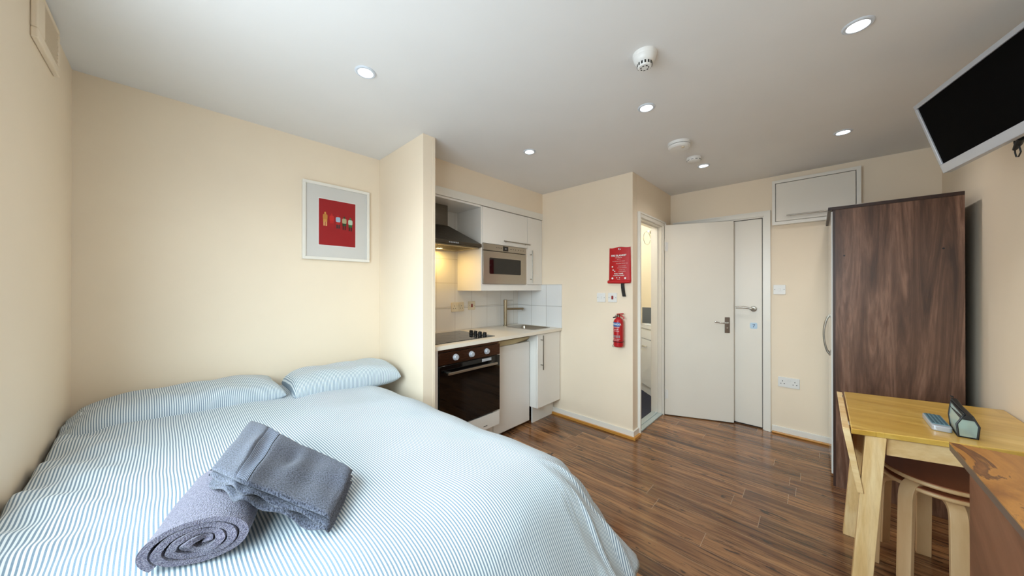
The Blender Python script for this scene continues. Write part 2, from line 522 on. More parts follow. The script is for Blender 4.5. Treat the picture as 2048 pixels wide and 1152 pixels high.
# wall between kitchen, room and bathroom, with the bathroom doorway
struct('wall_kitchen_side', B().box(XK, 2.88, 1.175, YB + .1, 0, ZC), M['wall'], bevel=.002)
struct('wall_bathroom', B().box(2.88, 2.925, 1.175, 1.275, 0, ZC).box(3.545, XF + .02, 1.175, 1.275, 0, ZC).box(2.925, 3.545, 1.175, 1.275, 1.985, ZC), M['wall'])
struct('wall_far', B().box(XF, XF + .04, YR - .1, .335, 0, ZC).box(XF, XF + .04, .335, 1.15, 2.01, ZC).box(XF, XF + .04, 1.15, 1.19, 0, ZC)
       .box(XF + .04, XF + .12, YR - .1, 1.19, 0, ZC), M['wall'])
struct('wall_right', B().box(XL - .12, XF + .12, YR - .1, YR, 0, ZC), M['wall'])
struct('wall_bathroom_far', B().box(4.36, 4.46, 1.275, 2.7, 0, ZC).box(XF + .02, 4.46, 1.19, 1.275, 0, ZC).box(2.88, 4.46, 2.6, 2.7, 0, ZC), plain('bathroom_cream_paint', '#EBDDBE', .5))

# window in the left wall (beside the camera, outside the frame)
wf = B()
for (a, b_, c, d) in ((WY0, WY1, WZ0, WZ0 + .06), (WY0, WY1, WZ1 - .06, WZ1), (WY0, WY0 + .06, WZ0, WZ1), (WY1 - .06, WY1, WZ0, WZ1), ((WY0 + WY1) / 2 - .03, (WY0 + WY1) / 2 + .03, WZ0, WZ1)):
    wf.box(XL - .10, XL - .05, a, b_, c, d)
win = struct('window_1', wf, M['trim'])
struct('window_pane', B().box(XL - .078, XL - .072, WY0 + .05, WY1 - .05, WZ0 + .05, WZ1 - .05), M['pane'], parent=win)
struct('window_sill', B().box(XL - .05, XL - .002, WY0 + .002, WY1 - .002, WZ0 + .0005, WZ0 + .006), M['trim'], parent=win)

# skirting and varnished bead
def skirt(name, x0, x1, y0, y1, nx, ny, t=.014):
    struct(name, B().box(x0, x1 + nx * t if nx else x1, y0, y1 + ny * t if ny else y1, .0, .068), M['trim'], bevel=.003)
struct('baseboard_kitchen_side', B().box(XK - .014, XK, 1.175, 2.035, 0, .066).box(XK - .014, 2.893, 1.161, 1.175, 0, .066), M['trim'])
struct('trim_1', B().box(XK - .034, XK - .014, 1.161, 2.03, 0, .02).box(XK - .034, 2.893, 1.141, 1.161, 0, .02), M['quadrant'])
struct('baseboard_far', B().box(XF - .014, XF, YR, .298, 0, .068), M['trim'], bevel=.003)
struct('trim_2', B().box(XF - .032, XF - .014, -.6, .298, 0, .02), M['quadrant'], bevel=.008)
struct('baseboard_right', B().box(XL, 2.9, YR, YR + .014, 0, .068), M['trim'], bevel=.003)
struct('trim_3', B().box(2.93, 3.54, 1.17, 1.275, -.001, .012).box(2.93, 3.54, 1.215, 1.23, .012, .018), plain('threshold_metal', '#B8C4C6', .35, .3), bevel=.002)

# bathroom door: lining, architrave, open leaf
d1 = B()
d1.box(2.925, 2.945, 1.177, 1.285, 0, 1.985).box(3.525, 3.545, 1.177, 1.285, 0, 1.985).box(2.945, 3.525, 1.177, 1.285, 1.965, 1.985)
d1.box(2.945, 2.957, 1.215, 1.24, 0, 1.965).box(3.513, 3.525, 1.215, 1.24, 0, 1.965).box(2.957, 3.513, 1.215, 1.24, 1.953, 1.965)
d1.box(2.896, 2.936, 1.158, 1.1765, 0, 2.02).box(3.534, 3.59, 1.158, 1.1765, 0, 2.02).box(2.936, 3.534, 1.158, 1.1765, 1.975, 2.02)
d1.box(2.8965, 2.91, 1.150, 1.158, 0, 2.0195).box(3.576, 3.5895, 1.150, 1.158, 0, 2.0195).box(2.91, 3.576, 1.150, 1.158, 2.006, 2.0195)
door1 = struct('door_1', d1, M['trim'])
HX, HY = 3.54, 1.150
DA = math.atan2(-.58, .24)
def leafpt(u, w, z):   # u along leaf, w thickness (towards the camera negative)
    ex = Vector((math.cos(DA), math.sin(DA), 0)); nn = Vector((-math.sin(DA), math.cos(DA), 0))
    p = Vector((HX, HY, z)) + ex * u + nn * w
    return p
LEX = Vector((math.cos(DA), math.sin(DA), 0)); LN = Vector((math.sin(DA), -math.cos(DA), 0))  # LN points to the camera side
if LN.x > 0: LN = -LN
leaf = B().hexa([Vector((HX, HY, .008)) + LEX * u - LN * w for u, w in ((0, 0), (.612, 0), (.612, .038), (0, .038))],
                [Vector((HX, HY, 1.985)) + LEX * u - LN * w for u, w in ((0, 0), (.612, 0), (.612, .038), (0, .038))])
leafo = struct('door_leaf', leaf, M['door'], bevel=.003, parent=door1)
EZ = Vector((0, 0, 1))
def LP(u, n, z): return Vector((HX, HY, z)) + LEX * u + LN * n
hd = B().plate(LP(.556, 0.0, .962), LEX, EZ, LN, .042, .155, .007, .004)
pl = mk('lock_plate', hd, brushed('worn_pewter', '#8B7F78', .35, 2), leafo, bevel=.0015)
lev = [LP(.556, .007, .988), LP(.556, .035, .988)]
lv = B().cyl(*lev, .008, 16)
lv.tube([LP(.556, .035, .988), LP(.545, .042, .987), LP(.52, .044, .984), LP(.49, .044, .984), LP(.465, .044, .990), LP(.45, .044, .993), LP(.441, .044, .990)], [.008, .0085, .007, .006, .007, .0085, .007], 12)
mk('lever_handle', lv, M['chrome'], leafo)
mk('keyhole', B().cyl(LP(.556, .007, .935), LP(.556, .011, .935), .007, 16), M['chrome'], leafo)
mk('lock_edge', B().plate(LP(.6125, -.019, 1.0), LN, EZ, LEX, .02, .16, .001, .002), M['darksteel'], leafo)
for z in (.22, 1.76):
    hg = B().cyl((HX - .004, HY - .006, z - .045), (HX - .004, HY - .006, z + .045), .006, 12)
    hg.plate(LP(.015, .0, z), LEX, EZ, LN, .03, .09, .002)
    mk('hinge', hg, M['plastic'], door1)

# entry door in the far wall
d2 = B()
d2.box(XF - .016, XF - .0005, .305, .352, 0, 2.045).box(XF - .016, XF - .0005, .352, 1.147, 2.0, 2.045)
d2.box(XF - .022, XF - .016, .3055, .317, 0, 2.0445).box(XF - .022, XF - .016, .317, 1.147, 2.032, 2.0445)
d2.box(XF + .0005, XF + .038, .336, .364, 0, 2.009).box(XF + .0005, XF + .038, .364, 1.149, 1.988, 2.009)
door2 = struct('door_2', d2, M['trim'])
leaf2 = struct('door_leaf', B().box(XF + .008, XF + .036, .370, 1.13, .012, 1.982), M['door'], bevel=.002, parent=door2)
struct('door_gap', B().box(XF + .02, XF + .038, .36, 1.14, .0, 1.99), M['darkslot'], parent=door2)
fx = XF + .008
h2 = B().lathe((fx, .435, 1.128), [(.026, 0), (.026, .008), (.022, .01)], (-1, 0, 0), 28)
h2.tube([(fx, .435, 1.128), (fx - .045, .435, 1.128), (fx - .052, .443, 1.130), (fx - .052, .47, 1.137), (fx - .052, .51, 1.142), (fx - .052, .55, 1.140), (fx - .052, .568, 1.138)], .0095, 14)
mk('lever_handle', h2, M['steel'], leaf2)
st = B().plate((fx - .001, .434, .966), (0, -1, 0), (0, 0, 1), (-1, 0, 0), .056, .058, .0015, .012)
stk = mk('round_sticker', st, plain('pale_blue_sticker', '#BFD8EC', .5), leaf2)
mk('sticker_mark', text_bm('7', .045, (fx - .0032, .444, .950), (0, -1, 0), (0, 0, 1)), M['dkblue'], stk)

# white cupboard high on the far wall
cx = XF - .055
cb = thing('wall_cupboard', 'white flush cupboard high on the wall above the sockets, partly behind the wardrobe', 'cupboard', (XF, 0, 1.89))
cf = B()
cf.box(cx, XF, -.236, .268, 1.897, 1.925).box(cx, XF, -.236, .268, 2.272, 2.298).box(cx, XF, .268, .29, 1.897, 2.298).box(cx, XF, -.262, -.236, 1.897, 2.298).box(XF - .012, XF - .001, -.236, .268, 1.925, 2.272)
mk('frame', cf, M['trim'], cb, smooth=False)
cd = mk('cupboard_door', B().box(cx + .003, cx + .02, -.232, .264, 1.929, 2.268), M['door'], cb, bevel=.002)
hb = B().tube([(cx - .025, .19, 1.968), (cx - .025, -.10, 1.968)], .006, 12)
for y in (.165, -.075): hb.cyl((cx - .025, y, 1.968), (cx + .003, y, 1.968), .005, 10)
mk('bar_handle', hb, M['steel'], cd)

# ------------------------------------------------------------------ switches and sockets
def wallbasis(kind):
    if kind == 'X': return Vector((0, -1, 0)), Vector((0, 0, 1)), Vector((-1, 0, 0))
    return Vector((1, 0, 0)), Vector((0, 0, 1)), Vector((0, -1, 0))
def switch(name, label, cat, pos, kind, rocker, mat='plastic', size=.086, marks=True):
    ex, ey, n = wallbasis(kind)
    p = Vector(pos)
    t = thing(name, label, cat, p)
    mk('face_plate', B().plate(p, ex, ey, n, size, size, .008, .006), M[mat], t, bevel=.0012)
    if rocker == 'red':
        mk('rocker', B().plate(p + n * .008, ex, ey, n, .018, .034, .004, .005), M['redbtn'], t, bevel=.001)
    else:
        mk('rocker', B().plate(p + n * .008, ex, ey, n, .014, .026, .004, .001), M['plastic'], t, bevel=.001)
    for s in (-1, 1):
        mk('screw', B().cyl(p + ex * s * size * .38 + n * .0075, p + ex * s * size * .38 + n * .009, .0032, 10), M['palegrey'], t)
    return t
def socket(name, label, pos, kind, mat='plastic', w=.148, h=.09):
    ex, ey, n = wallbasis(kind)
    p = Vector(pos)
    t = thing(name, label, 'electrical socket', p)
    mk('face_plate', B().plate(p, ex, ey, n, w, h, .009, .006), M[mat], t, bevel=.0012)
    for s in (-1, 1):
        mk('rocker', B().plate(p + n * .009 + ex * s * .0095 + ey * .024, ex, ey, n, .012, .022, .004, .001), M[mat], t, bevel=.001)
        c = p + n * .0088 + ex * s * .042
        mk('pin_hole', B().plate(c + ey * .010, ex, ey, n, .005, .009, .001), M['darkslot'], t, smooth=False)
        for q in (-1, 1): mk('pin_hole', B().plate(c + ex * q * .012 - ey * .014, ex, ey, n, .008, .005, .001), M['darkslot'], t, smooth=False)
    return t
switch('light_switch', 'plain white switch to the left of the red-rocker one on the cream wall', 'switch', (XK, 1.476, 1.237), 'X', 'w')
switch('isolator_switch', 'white isolator switch with red rocker on cream wall below the fire blanket', 'switch', (XK, 1.362, 1.239), 'X', 'red')
switch('light_switch', 'white switch plate on the recess wall between entry door and wardrobe', 'switch', (XF, .243, 1.312), 'X', 'w')
socket('double_socket', 'white double socket low on the wall between entry door and wardrobe', (XF, .180, .475), 'X')
switch('isolator_switch', 'ivory isolator switch with red rocker on the tiled splashback', 'switch', (2.080, YB - .012, 1.150), 'Y', 'red', 'ivory')
socket('double_socket', 'ivory double socket on kitchen tiles above the hob', (1.906, YB - .012, 1.143), 'Y', 'ivory')

# ------------------------------------------------------------------ fire safety on the kitchen side wall
fb = thing('fire_blanket', 'red fire blanket pouch hanging on the cream wall with black pull strap', 'fire blanket', (XK, 1.29, 1.37))
def pouch(u, v):
    y = 1.392 - (.200 + .0) * u + (.006 * (1 - v)) * (1 if u < .5 else -1)
    bul = .020 * (math.sin(math.pi * min(max(u, 0), 1)) ** .5) * (.55 + .45 * math.sin(math.pi * (1 - v) * .8))
    return Vector((XK - .004 - bul, y, 1.385 + .310 * v - .004 * math.sin(u * 9)))
pb = B().grid(pouch, 20, 20)
pb.box(XK - .006, XK, 1.195, 1.388, 1.385, 1.69)
pc = mk('pouch', pb, M['redcloth'], fb, angle=60)
mk('bottom_roll', B().tube([(XK - .016, 1.400, 1.383), (XK - .016, 1.29, 1.38), (XK - .016, 1.190, 1.384)], .014, 12), M['redcloth'], fb)
mk('eyelet', B().tube([(XK - .016 + 0, 1.290 + .008 * math.cos(a * .5236), 1.678 + .008 * math.sin(a * .5236)) for a in range(12)], .003, 8, closed=True), M['chrome'], fb)
sp = [(XK - .02, 1.262, 1.378), (XK - .018, 1.260, 1.33), (XK - .014, 1.256, 1.29), (XK - .016, 1.247, 1.25)]
sb = B()
for (a, b_) in zip(sp, sp[1:]):
    sb.hexa([(a[0], a[1] + .015, a[2]), (a[0], a[1] - .015, a[2]), (a[0] + .004, a[1] - .015, a[2]), (a[0] + .004, a[1] + .015, a[2])],
            [(b_[0], b_[1] + .015, b_[2]), (b_[0], b_[1] - .015, b_[2]), (b_[0] + .004, b_[1] - .015, b_[2]), (b_[0] + .004, b_[1] + .015, b_[2])])
mk('pull_strap', sb, M['black'], fb, smooth=False)
tx = XK - .0275
def ftext(body, size, y, z, bold=0.0, al='CENTER', mat='white', parent=fb, name='printed_text', x=tx):
    return mk(name, text_bm(body, size, (x, y, z), (0, -1, 0), (0, 0, 1), align=al, bold=bold), M[mat], parent, smooth=False)
ftext('FIRE BLANKET', .0225, 1.292, 1.612, .0006)
ftext('FOR HOME USE', .009, 1.292, 1.597)
ftext('1m x 1m', .010, 1.292, 1.583)
small = ['PULL TAPES SHARPLY DOWN TO RELEASE', 'HOLD BLANKET TO PROTECT HANDS', 'TURN OFF HEAT SOURCE', 'PLACE GENTLY OVER THE FIRE', 'LEAVE UNTIL COOL', 'CALL THE FIRE BRIGADE']
for i, s_ in enumerate(small): ftext(s_, .0062, 1.292 if i == 0 else 1.262, (1.566, 1.545, 1.522, 1.506, 1.488, 1.474)[i])
ftext('PULL TAPES', .016, 1.292, 1.450, .0005)
ftext('TO RELEASE BLANKET', .0105, 1.292, 1.435, .0004)
for (y, z, r) in ((1.352, 1.520, .007), (1.345, 1.490, .006), (1.330, 1.478, .005), (1.352, 1.415, .009), (1.232, 1.415, .009), (1.31, 1.419, .005), (1.285, 1.419, .005)):
    mk('printed_icon', B().lathe((tx + .0005, y, z), [(r, 0), (r, .0008)], (-1, 0, 0), 12), M['white'], fb)
ftext('EN 1869', .008, 1.292, 1.402)

ex_ = thing('fire_extinguisher', 'small red fire extinguisher hung on the cream wall below the blanket', 'fire extinguisher', (XK - .055, 1.283, .80))
exc = Vector((XK - .052, 1.283, 0))
body = B().lathe((exc.x, exc.y, .80), [(.02, .0), (.036, .002), (.043, .010), (.0435, .03), (.0435, .215), (.041, .232), (.034, .247), (.022, .257), (.015, .262), (.015, .270)], seg=36)
exb = mk('cylinder', body, M['red'], ex_)
mk('valve', B().lathe((exc.x, exc.y, 1.066), [(.013, 0), (.013, .02), (.009, .026)], seg=18), M['darksteel'], ex_)
lvr = B().hexa([(exc.x - .008, exc.y + .015, 1.088), (exc.x + .008, exc.y + .015, 1.088), (exc.x + .008, exc.y - .045, 1.093), (exc.x - .008, exc.y - .045, 1.093)],
               [(exc.x - .008, exc.y + .015, 1.096), (exc.x + .008, exc.y + .015, 1.096), (exc.x + .008, exc.y - .045, 1.104), (exc.x - .008, exc.y - .045, 1.104)])
mk('squeeze_lever', lvr, M['red'], ex_, bevel=.002)
mk('carry_handle', B().tube([(exc.x, exc.y, 1.084), (exc.x, exc.y - .025, 1.080), (exc.x, exc.y - .045, 1.068), (exc.x, exc.y - .052, 1.052)], .006, 10), M['red'], ex_)
mk('pressure_gauge', B().lathe((exc.x - .010, exc.y + .012, 1.076), [(.011, 0), (.011, .012), (.009, .014)], (-.7, .7, 0), 20), M['chrome'], ex_)
mk('nozzle', B().cyl((exc.x - .01, exc.y + .01, 1.070), (exc.x - .034, exc.y + .034, 1.062), .006, 12), M['black'], ex_)
def wraplabel(z0, z1, a0, a1, r=.0440):
    return B().grid(lambda u, v: Vector((exc.x + r * math.cos(R(a0 + (a1 - a0) * u)), exc.y + r * math.sin(R(a0 + (a1 - a0) * u)), z0 + (z1 - z0) * v)), 14, 1)
mk('label', wraplabel(.985, 1.022, 118, 222), M['blueprint'], exb)
def curvetext(body, size, z, bold=0.0, a_c=178, r=.0447, mat='white'):
    b = text_bm(body, size, (0, 0, 0), (1, 0, 0), (0, 0, 1), align='CENTER', bold=bold)
    for v in b.b.verts:
        a = R(a_c) + v.co.x / r
        rr = r - v.co.y * .5
        v.co = Vector((exc.x + rr * math.cos(a), exc.y + rr * math.sin(a), z + v.co.z))
    return mk('printed_text', b, M[mat], exb, smooth=False)
curvetext('POWDER', .021, .997, .0004)
curvetext('EXTINGUISHER', .0085, .975)
curvetext('ABC DRY', .010, .955)
curvetext('MULTI PURPOSE', .0075, .942)
for i in range(4):
    mk('printed_icon', wraplabel(.886, .908, 130 + i * 25, 146 + i * 25), M['palegrey'], exb)
curvetext('PULL PIN  AIM  SQUEEZE', .0065, .872)
curvetext('SAFE UP TO 1000 V', .006, .860)
mk('wall_bracket', B().box(exc.x + .038, XK, exc.y - .012, exc.y + .012, .85, 1.05).tube([(exc.x + .0455 * math.cos(R(a)), exc.y + .0455 * math.sin(R(a)), .985 - .135) for a in range(0, 360, 15)], .003, 8, closed=True), M['black'], ex_)
mk('foot_ring', B().tube([(exc.x - .02, exc.y + .038 + .009 * math.cos(R(a)), .808 + .009 * math.sin(R(a))) for a in range(0, 360, 30)], .0018, 8, closed=True), M['black'], ex_)

# ------------------------------------------------------------------ kitchen
# splashback tiles
tb = tiles('white_wall_tiles_back', .208, .228, (R(90), 0, 0), (-.005, -.906, 0))
struct('wall_tiles_back', B().box(1.232, XK, YB - .012, YB, .905, 2.07), tb)
ts = N('white_wall_tiles_side')
def side_tiles():
    k = N('white_wall_tiles_side')
    tc = k.n('TexCoord'); sp_ = k.n('SeparateXYZ'); k.t.links.new(tc.outputs['Object'], sp_.inputs[0])
    cm = k.n('CombineXYZ')
    k.t.links.new(k.math('ADD', sp_.outputs[1], -.045), cm.inputs[0]); k.t.links.new(k.math('ADD', sp_.outputs[2], -.906), cm.inputs[1])
    br = k.n('TexBrick', offset=0.0); k.t.links.new(cm.outputs[0], br.inputs['Vector'])
    for a, b in (('Scale', 1.0), ('Mortar Size', .0016), ('Brick Width', .208), ('Row Height', .228)): br.inputs[a].default_value = b
    br.inputs['Color1'].default_value = lin('#E6E5E3'); br.inputs['Color2'].default_value = lin('#E1E1E0'); br.inputs['Mortar'].default_value = lin('#9A948A')
    k.P(Base_Color=br.outputs['Color'], Roughness=.15)
    return k.m
struct('trim_6', B().box(1.236, XK - .010, YB - .0135, YB - .011, 1.1325, 1.1355).box(XK - .0095, XK - .007, 1.927, YB - .0136, 1.1325, 1.1355), plain('grey_grout_line', '#8A857C', .6))
struct('wall_tiles_side', B().box(XK - .008, XK, 1.925, YB, .905, 1.366), side_tiles())
# panel that closes the open side of the alcove
struct('trim_4', B().box(1.212, 1.234, 1.893, YB - .001, 0, ZC - .001), M['wall'], bevel=.001)

wt = thing('kitchen_worktop', 'cream worktop running from the divider wall to the side wall', 'worktop', (2.0, 2.2, .884))
mk('worktop_slab', B().box(1.235, 2.452, 1.925, YB - .013, .884, .912).box(2.72, XK - .009, 1.925, YB - .013, .884, .912)
   .box(2.452, 2.72, 1.925, 2.03, .884, .912).box(2.452, 2.72, 2.40, YB - .013, .884, .912), M['worktop'], wt, smooth=False)
snk = thing('kitchen_sink', 'small stainless steel sink bowl let into the worktop by the tap', 'sink', (2.586, 2.215, .80))
sk = B()
def rr(cx, cy, w, h, r, z, seg=6):
    pts = []
    for ax, ay, a0 in ((w / 2 - r, -h / 2 + r, -90), (w / 2 - r, h / 2 - r, 0), (-w / 2 + r, h / 2 - r, 90), (-w / 2 + r, -h / 2 + r, 180)):
        for k in range(seg + 1):
            a = R(a0 + 90 * k / seg)
            pts.append(Vector((cx + ax + r * math.cos(a), cy + ay + r * math.sin(a), z)))
    return pts
def loft(b, loops, capend=True):
    vs = [[b.b.verts.new(p) for p in lp] for lp in loops]
    n = len(vs[0])
    for A, C in zip(vs, vs[1:]):
        for i in range(n):
            j = (i + 1) % n
            b.b.faces.new([A[i], A[j], C[j], C[i]])
    if capend: b.b.faces.new(vs[-1])
    return b
loft(sk, [rr(2.586, 2.215, .285, .39, .03, .9125), rr(2.586, 2.215, .285, .39, .03, .9155), rr(2.586, 2.215, .262, .365, .03, .9155), rr(2.586, 2.215, .250, .350, .04, .905), rr(2.586, 2.215, .235, .335, .05, .80), rr(2.586, 2.215, .1, .2, .04, .79)])
mk('sink_bowl', sk, M['steel'], snk)
mk('plug_hole', B().lathe((2.586, 2.215, .7905), [(.03, 0), (.03, .003), (.02, .003)]), M['chrome'], snk)

tp = thing('mixer_tap', 'brushed nickel straight mixer tap standing on worktop beside the sink', 'tap', (2.507, 2.475, .912))
mk('tap_body', B().lathe((2.507, 2.475, .912), [(.024, 0), (.024, .006), (.0195, .008), (.0195, .235), (.021, .237), (.021, .285), (.0185, .288)], seg=28), M['nickel'], tp)
mk('spout', B().tube([(2.51, 2.465, 1.098), (2.62, 2.42, 1.098), (2.70, 2.385, 1.097)], .0115, 16).cyl((2.692, 2.388, 1.098), (2.692, 2.388, 1.078), .008, 14), M['nickel'], tp)
mk('tap_lever', B().tube([(2.52, 2.47, 1.190), (2.59, 2.44, 1.194)], [.004, .003], 10), M['chrome'], tp)

hob = thing('ceramic_hob', 'black ceramic glass hob set in the worktop above the oven', 'hob', (1.61, 2.25, .912))
mk('glass_plate', B().box(1.31, 1.902, 2.003, 2.50, .9122, .917), M['blackgloss'], hob, bevel=.0015)
for (x, y, r) in ((1.46, 2.14, .09), (1.70, 2.13, .07), (1.46, 2.37, .07), (1.70, 2.37, .09)):
    mk('zone_ring', B().lathe((x, y, .9171), [(r, 0), (r, .0003), (r - .002, .0003), (r - .002, 0)], seg=40, cap=False), M['palegrey'], hob)
kn = None
for i, y in enumerate((2.065, 2.125, 2.185, 2.245)):
    k_ = B().lathe((1.838, y, .917), [(.020, 0), (.020, .004), (.0165, .006), (.0175, .026), (.015, .028)], seg=24)
    k_.box(1.836, 1.840, y - .0165, y + .0165, .945, .949)
    mk('control_knob', k_, M['black'], hob)

ov = thing('built_in_oven', 'black glass built-in electric oven with steel handle under the hob', 'oven', (1.6, 1.95, .2))
mk('oven_body', B().box(1.305, 1.888, 1.962, 2.5, .30, .862), M['darksteel'], ov)
mk('top_trim', B().box(1.296, 1.898, 1.95, 1.97, .862, .882), M['bronze'], ov, bevel=.001)
cp = mk('control_panel', B().box(1.296, 1.898, 1.940, 1.965, .770, .858), M['bronze'], ov, bevel=.002)
for x in (1.440, 1.590, 1.748):
    kb = B().lathe((x, 1.940, .814), [(.024, 0), (.024, .003), (.019, .004), (.0195, .018), (.017, .021)], (0, -1, 0), 28)
    kb.box(x - .0025, x + .0025, 1.9165, 1.921, .797, .831)
    mk('control_knob', kb, M['silver'], cp)
dr = mk('oven_door', B().box(1.296, 1.898, 1.940, 1.962, .305, .764), M['blackgloss'], ov, bevel=.002)
hb = B()
loft(hb, [[Vector((x, y, z)) for y, z in ((1.892, .702), (1.906, .702), (1.906, .720), (1.892, .720))] for x in (1.345, 1.83)])
hb.box(1.36, 1.385, 1.905, 1.941, .705, .717).box(1.79, 1.815, 1.905, 1.941, .705, .717)
mk('door_handle', hb, M['steel'], dr, bevel=.002)
mk('rating_label', B().box(1.70, 1.80, 1.9385, 1.9401, .735, .757), M['silver'], dr, smooth=False)
ou = thing('oven_plinth_panel', 'white filler panel and plinth below the black oven', 'panel', (1.6, 1.95, 0))
mk('filler_panel', B().box(1.296, 1.898, 1.945, 1.962, .178, .292), M['gloss'], ou, bevel=.001)
mk('plinth', B().box(1.25, 1.90, 2.03, 2.046, 0, .176), M['gloss'], ou, bevel=.001)
mk('vent_slot', B().box(1.62, 1.66, 1.9435, 1.9455, .212, .217), M['darkslot'], ou)
mk('vent_slot', B().box(1.72, 1.76, 1.9435, 1.9455, .205, .210), M['darkslot'], ou)
tag(mk('kitchen_end_panel', B().box(1.236, 1.290, 1.945, 1.962, 0, .883), M['gloss'], bevel=.001), 'narrow white upright filler between the divider wall and the oven', 'panel')

fr = thing('under_counter_fridge', 'white under-counter fridge between the oven and the base cabinet', 'fridge', (2.17, 2.2, 0))
mk('fridge_body', B().box(1.915, 2.405, 2.085, 2.52, .02, .872), M['fridge'], fr, bevel=.004)
fd = mk('fridge_door', B().box(1.915, 2.405, 2.04, 2.08, .03, .805), M['fridge'], fr, bevel=.008, seg=3)
mk('door_grip', B().hexa([(1.918, 2.04, .806), (2.16, 2.026, .812), (2.402, 2.04, .838), (2.402, 2.08, .806), (1.918, 2.08, .806)],
                        [(1.918, 2.04, .852), (2.16, 2.03, .852), (2.402, 2.04, .852), (2.402, 2.08, .852), (1.918, 2.08, .852)]), M['beige_plastic'], fr, bevel=.003)
for x in (1.95, 2.37): mk('foot', B().cyl((x, 2.10, 0), (x, 2.10, .022), .015), M['black'], fr)

bc = thing('base_cabinet', 'white gloss base cabinet with upright bar handle below the sink', 'cabinet', (2.6, 2.2, 0))
mk('carcass', B().box(2.412, 2.43, 1.966, 2.52, .165, .880).box(2.765, 2.782, 1.966, 2.52, .165, .880).box(2.43, 2.765, 1.966, 2.52, .165, .183).box(2.43, 2.765, 2.505, 2.52, .183, .78), M['gloss'], bc, smooth=False)
bd = mk('cabinet_door', B().box(2.412, 2.781, 1.945, 1.964, .166, .878), M['gloss'], bc, bevel=.002)
def barhandle(name, p0, p1, off, parent, ins=.045, r=.006):
    p0, p1, off = Vector(p0), Vector(p1), Vector(off)
    d = (p1 - p0).normalized()
    b = B().tube([p0 + off, p1 + off], r, 14)
    for q in (p0 + d * ins, p1 - d * ins): b.cyl(q, q + off, r * .8, 10)
    return mk(name, b, M['steelz'], parent)
barhandle('bar_handle', (2.462, 1.945, .535), (2.462, 1.945, .868), (0, -.032, 0), bd)
mk('plinth', B().box(2.436, 2.782, 2.03, 2.046, 0, .163), M['gloss'], bc, smooth=False)

# wall units
wc = thing('wall_cabinet', 'white gloss wall cabinet unit fixed above the worktop around the microwave', 'cabinet', (2.3, 2.35, 1.30))
WF = 2.205
car = B()
car.box(1.905, 1.922, WF - .015, YB - .013, 1.302, 2.068)          # left side
car.box(1.922, XK - .002, WF - .015, YB - .013, 1.302, 1.362)      # bottom rail and floor
car.box(2.530, 2.545, WF, YB - .013, 1.362, 2.068)
car.box(1.922, 2.53, WF, YB - .013, 1.737, 1.752)
car.box(1.922, XK - .002, WF, YB - .013, 2.055, 2.07)
car.box(2.772, XK - .002, WF, YB - .013, 1.362, 2.055)
car.box(2.515, 2.542, WF - .018, WF, 1.362, 1.735)
mk('carcass', car, M['gloss'], wc, smooth=False)
ld = mk('lift_door', B().box(1.924, 2.541, WF - .018, WF - .001, 1.738, 2.066), M['gloss'], wc, bevel=.0015)
barhandle('bar_handle', (2.17, WF - .018, 1.775), (2.552, WF - .018, 1.775), (0, -.03, 0), ld)
td = mk('tall_door', B().box(2.545, XK - .003, WF - .018, WF - .001, 1.365, 2.066), M['gloss'], wc, bevel=.0015)
barhandle('bar_handle', (2.589, WF - .018, 1.375), (2.589, WF - .018, 1.722), (0, -.03, 0), td)
# open bay for the hood
struct('trim_5', B().box(1.236, XK - .001, WF - .027, WF + .02, 2.072, 2.137), M['trim'], bevel=.001)
tag(mk('hood_bay_top', B().box(1.236, 1.904, WF - .015, YB - .013, 2.054, 2.0705), M['gloss'], smooth=False), 'white board across the top of the open hood bay', 'shelf')

mw = thing('built_in_microwave', 'stainless steel built-in microwave with dark window in the wall cabinet', 'microwave', (2.22, 2.3, 1.363))
mk('microwave_body', B().box(1.93, 2.508, 2.21, 2.50, 1.366, 1.73), M['darksteel'], mw, smooth=False)
mp_ = mk('control_strip', B().box(1.925, 2.513, 2.178, 2.209, 1.674, 1.734), M['steel'], mw, bevel=.0015)
mk('display', B().box(2.175, 2.245, 2.1765, 2.1785, 1.681, 1.727), M['blackgloss'], mp_, smooth=False)
for x in (2.09, 2.11, 2.13, 2.15, 2.275, 2.295, 2.32, 2.35, 2.395, 2.43, 2.465):
    mk('touch_button', B().lathe((x, 2.178, 1.706), [(.004, 0), (.004, .001)], (0, -1, 0), 10), M['darkslot'], mp_)
md_ = mk('microwave_door', B().box(1.925, 2.513, 2.178, 2.209, 1.364, 1.668), M['steel'], mw, bevel=.0015)
mk('door_window', B().plate((2.213, 2.178, 1.532), (1, 0, 0), (0, 0, 1), (0, -1, 0), .43, .15, .0015, .01), M['blackgloss'], md_, smooth=False)
mk('display_glow', B().box(2.200, 2.220, 2.1757, 2.1766, 1.699, 1.709), M['palegrey'], mp_, smooth=False)

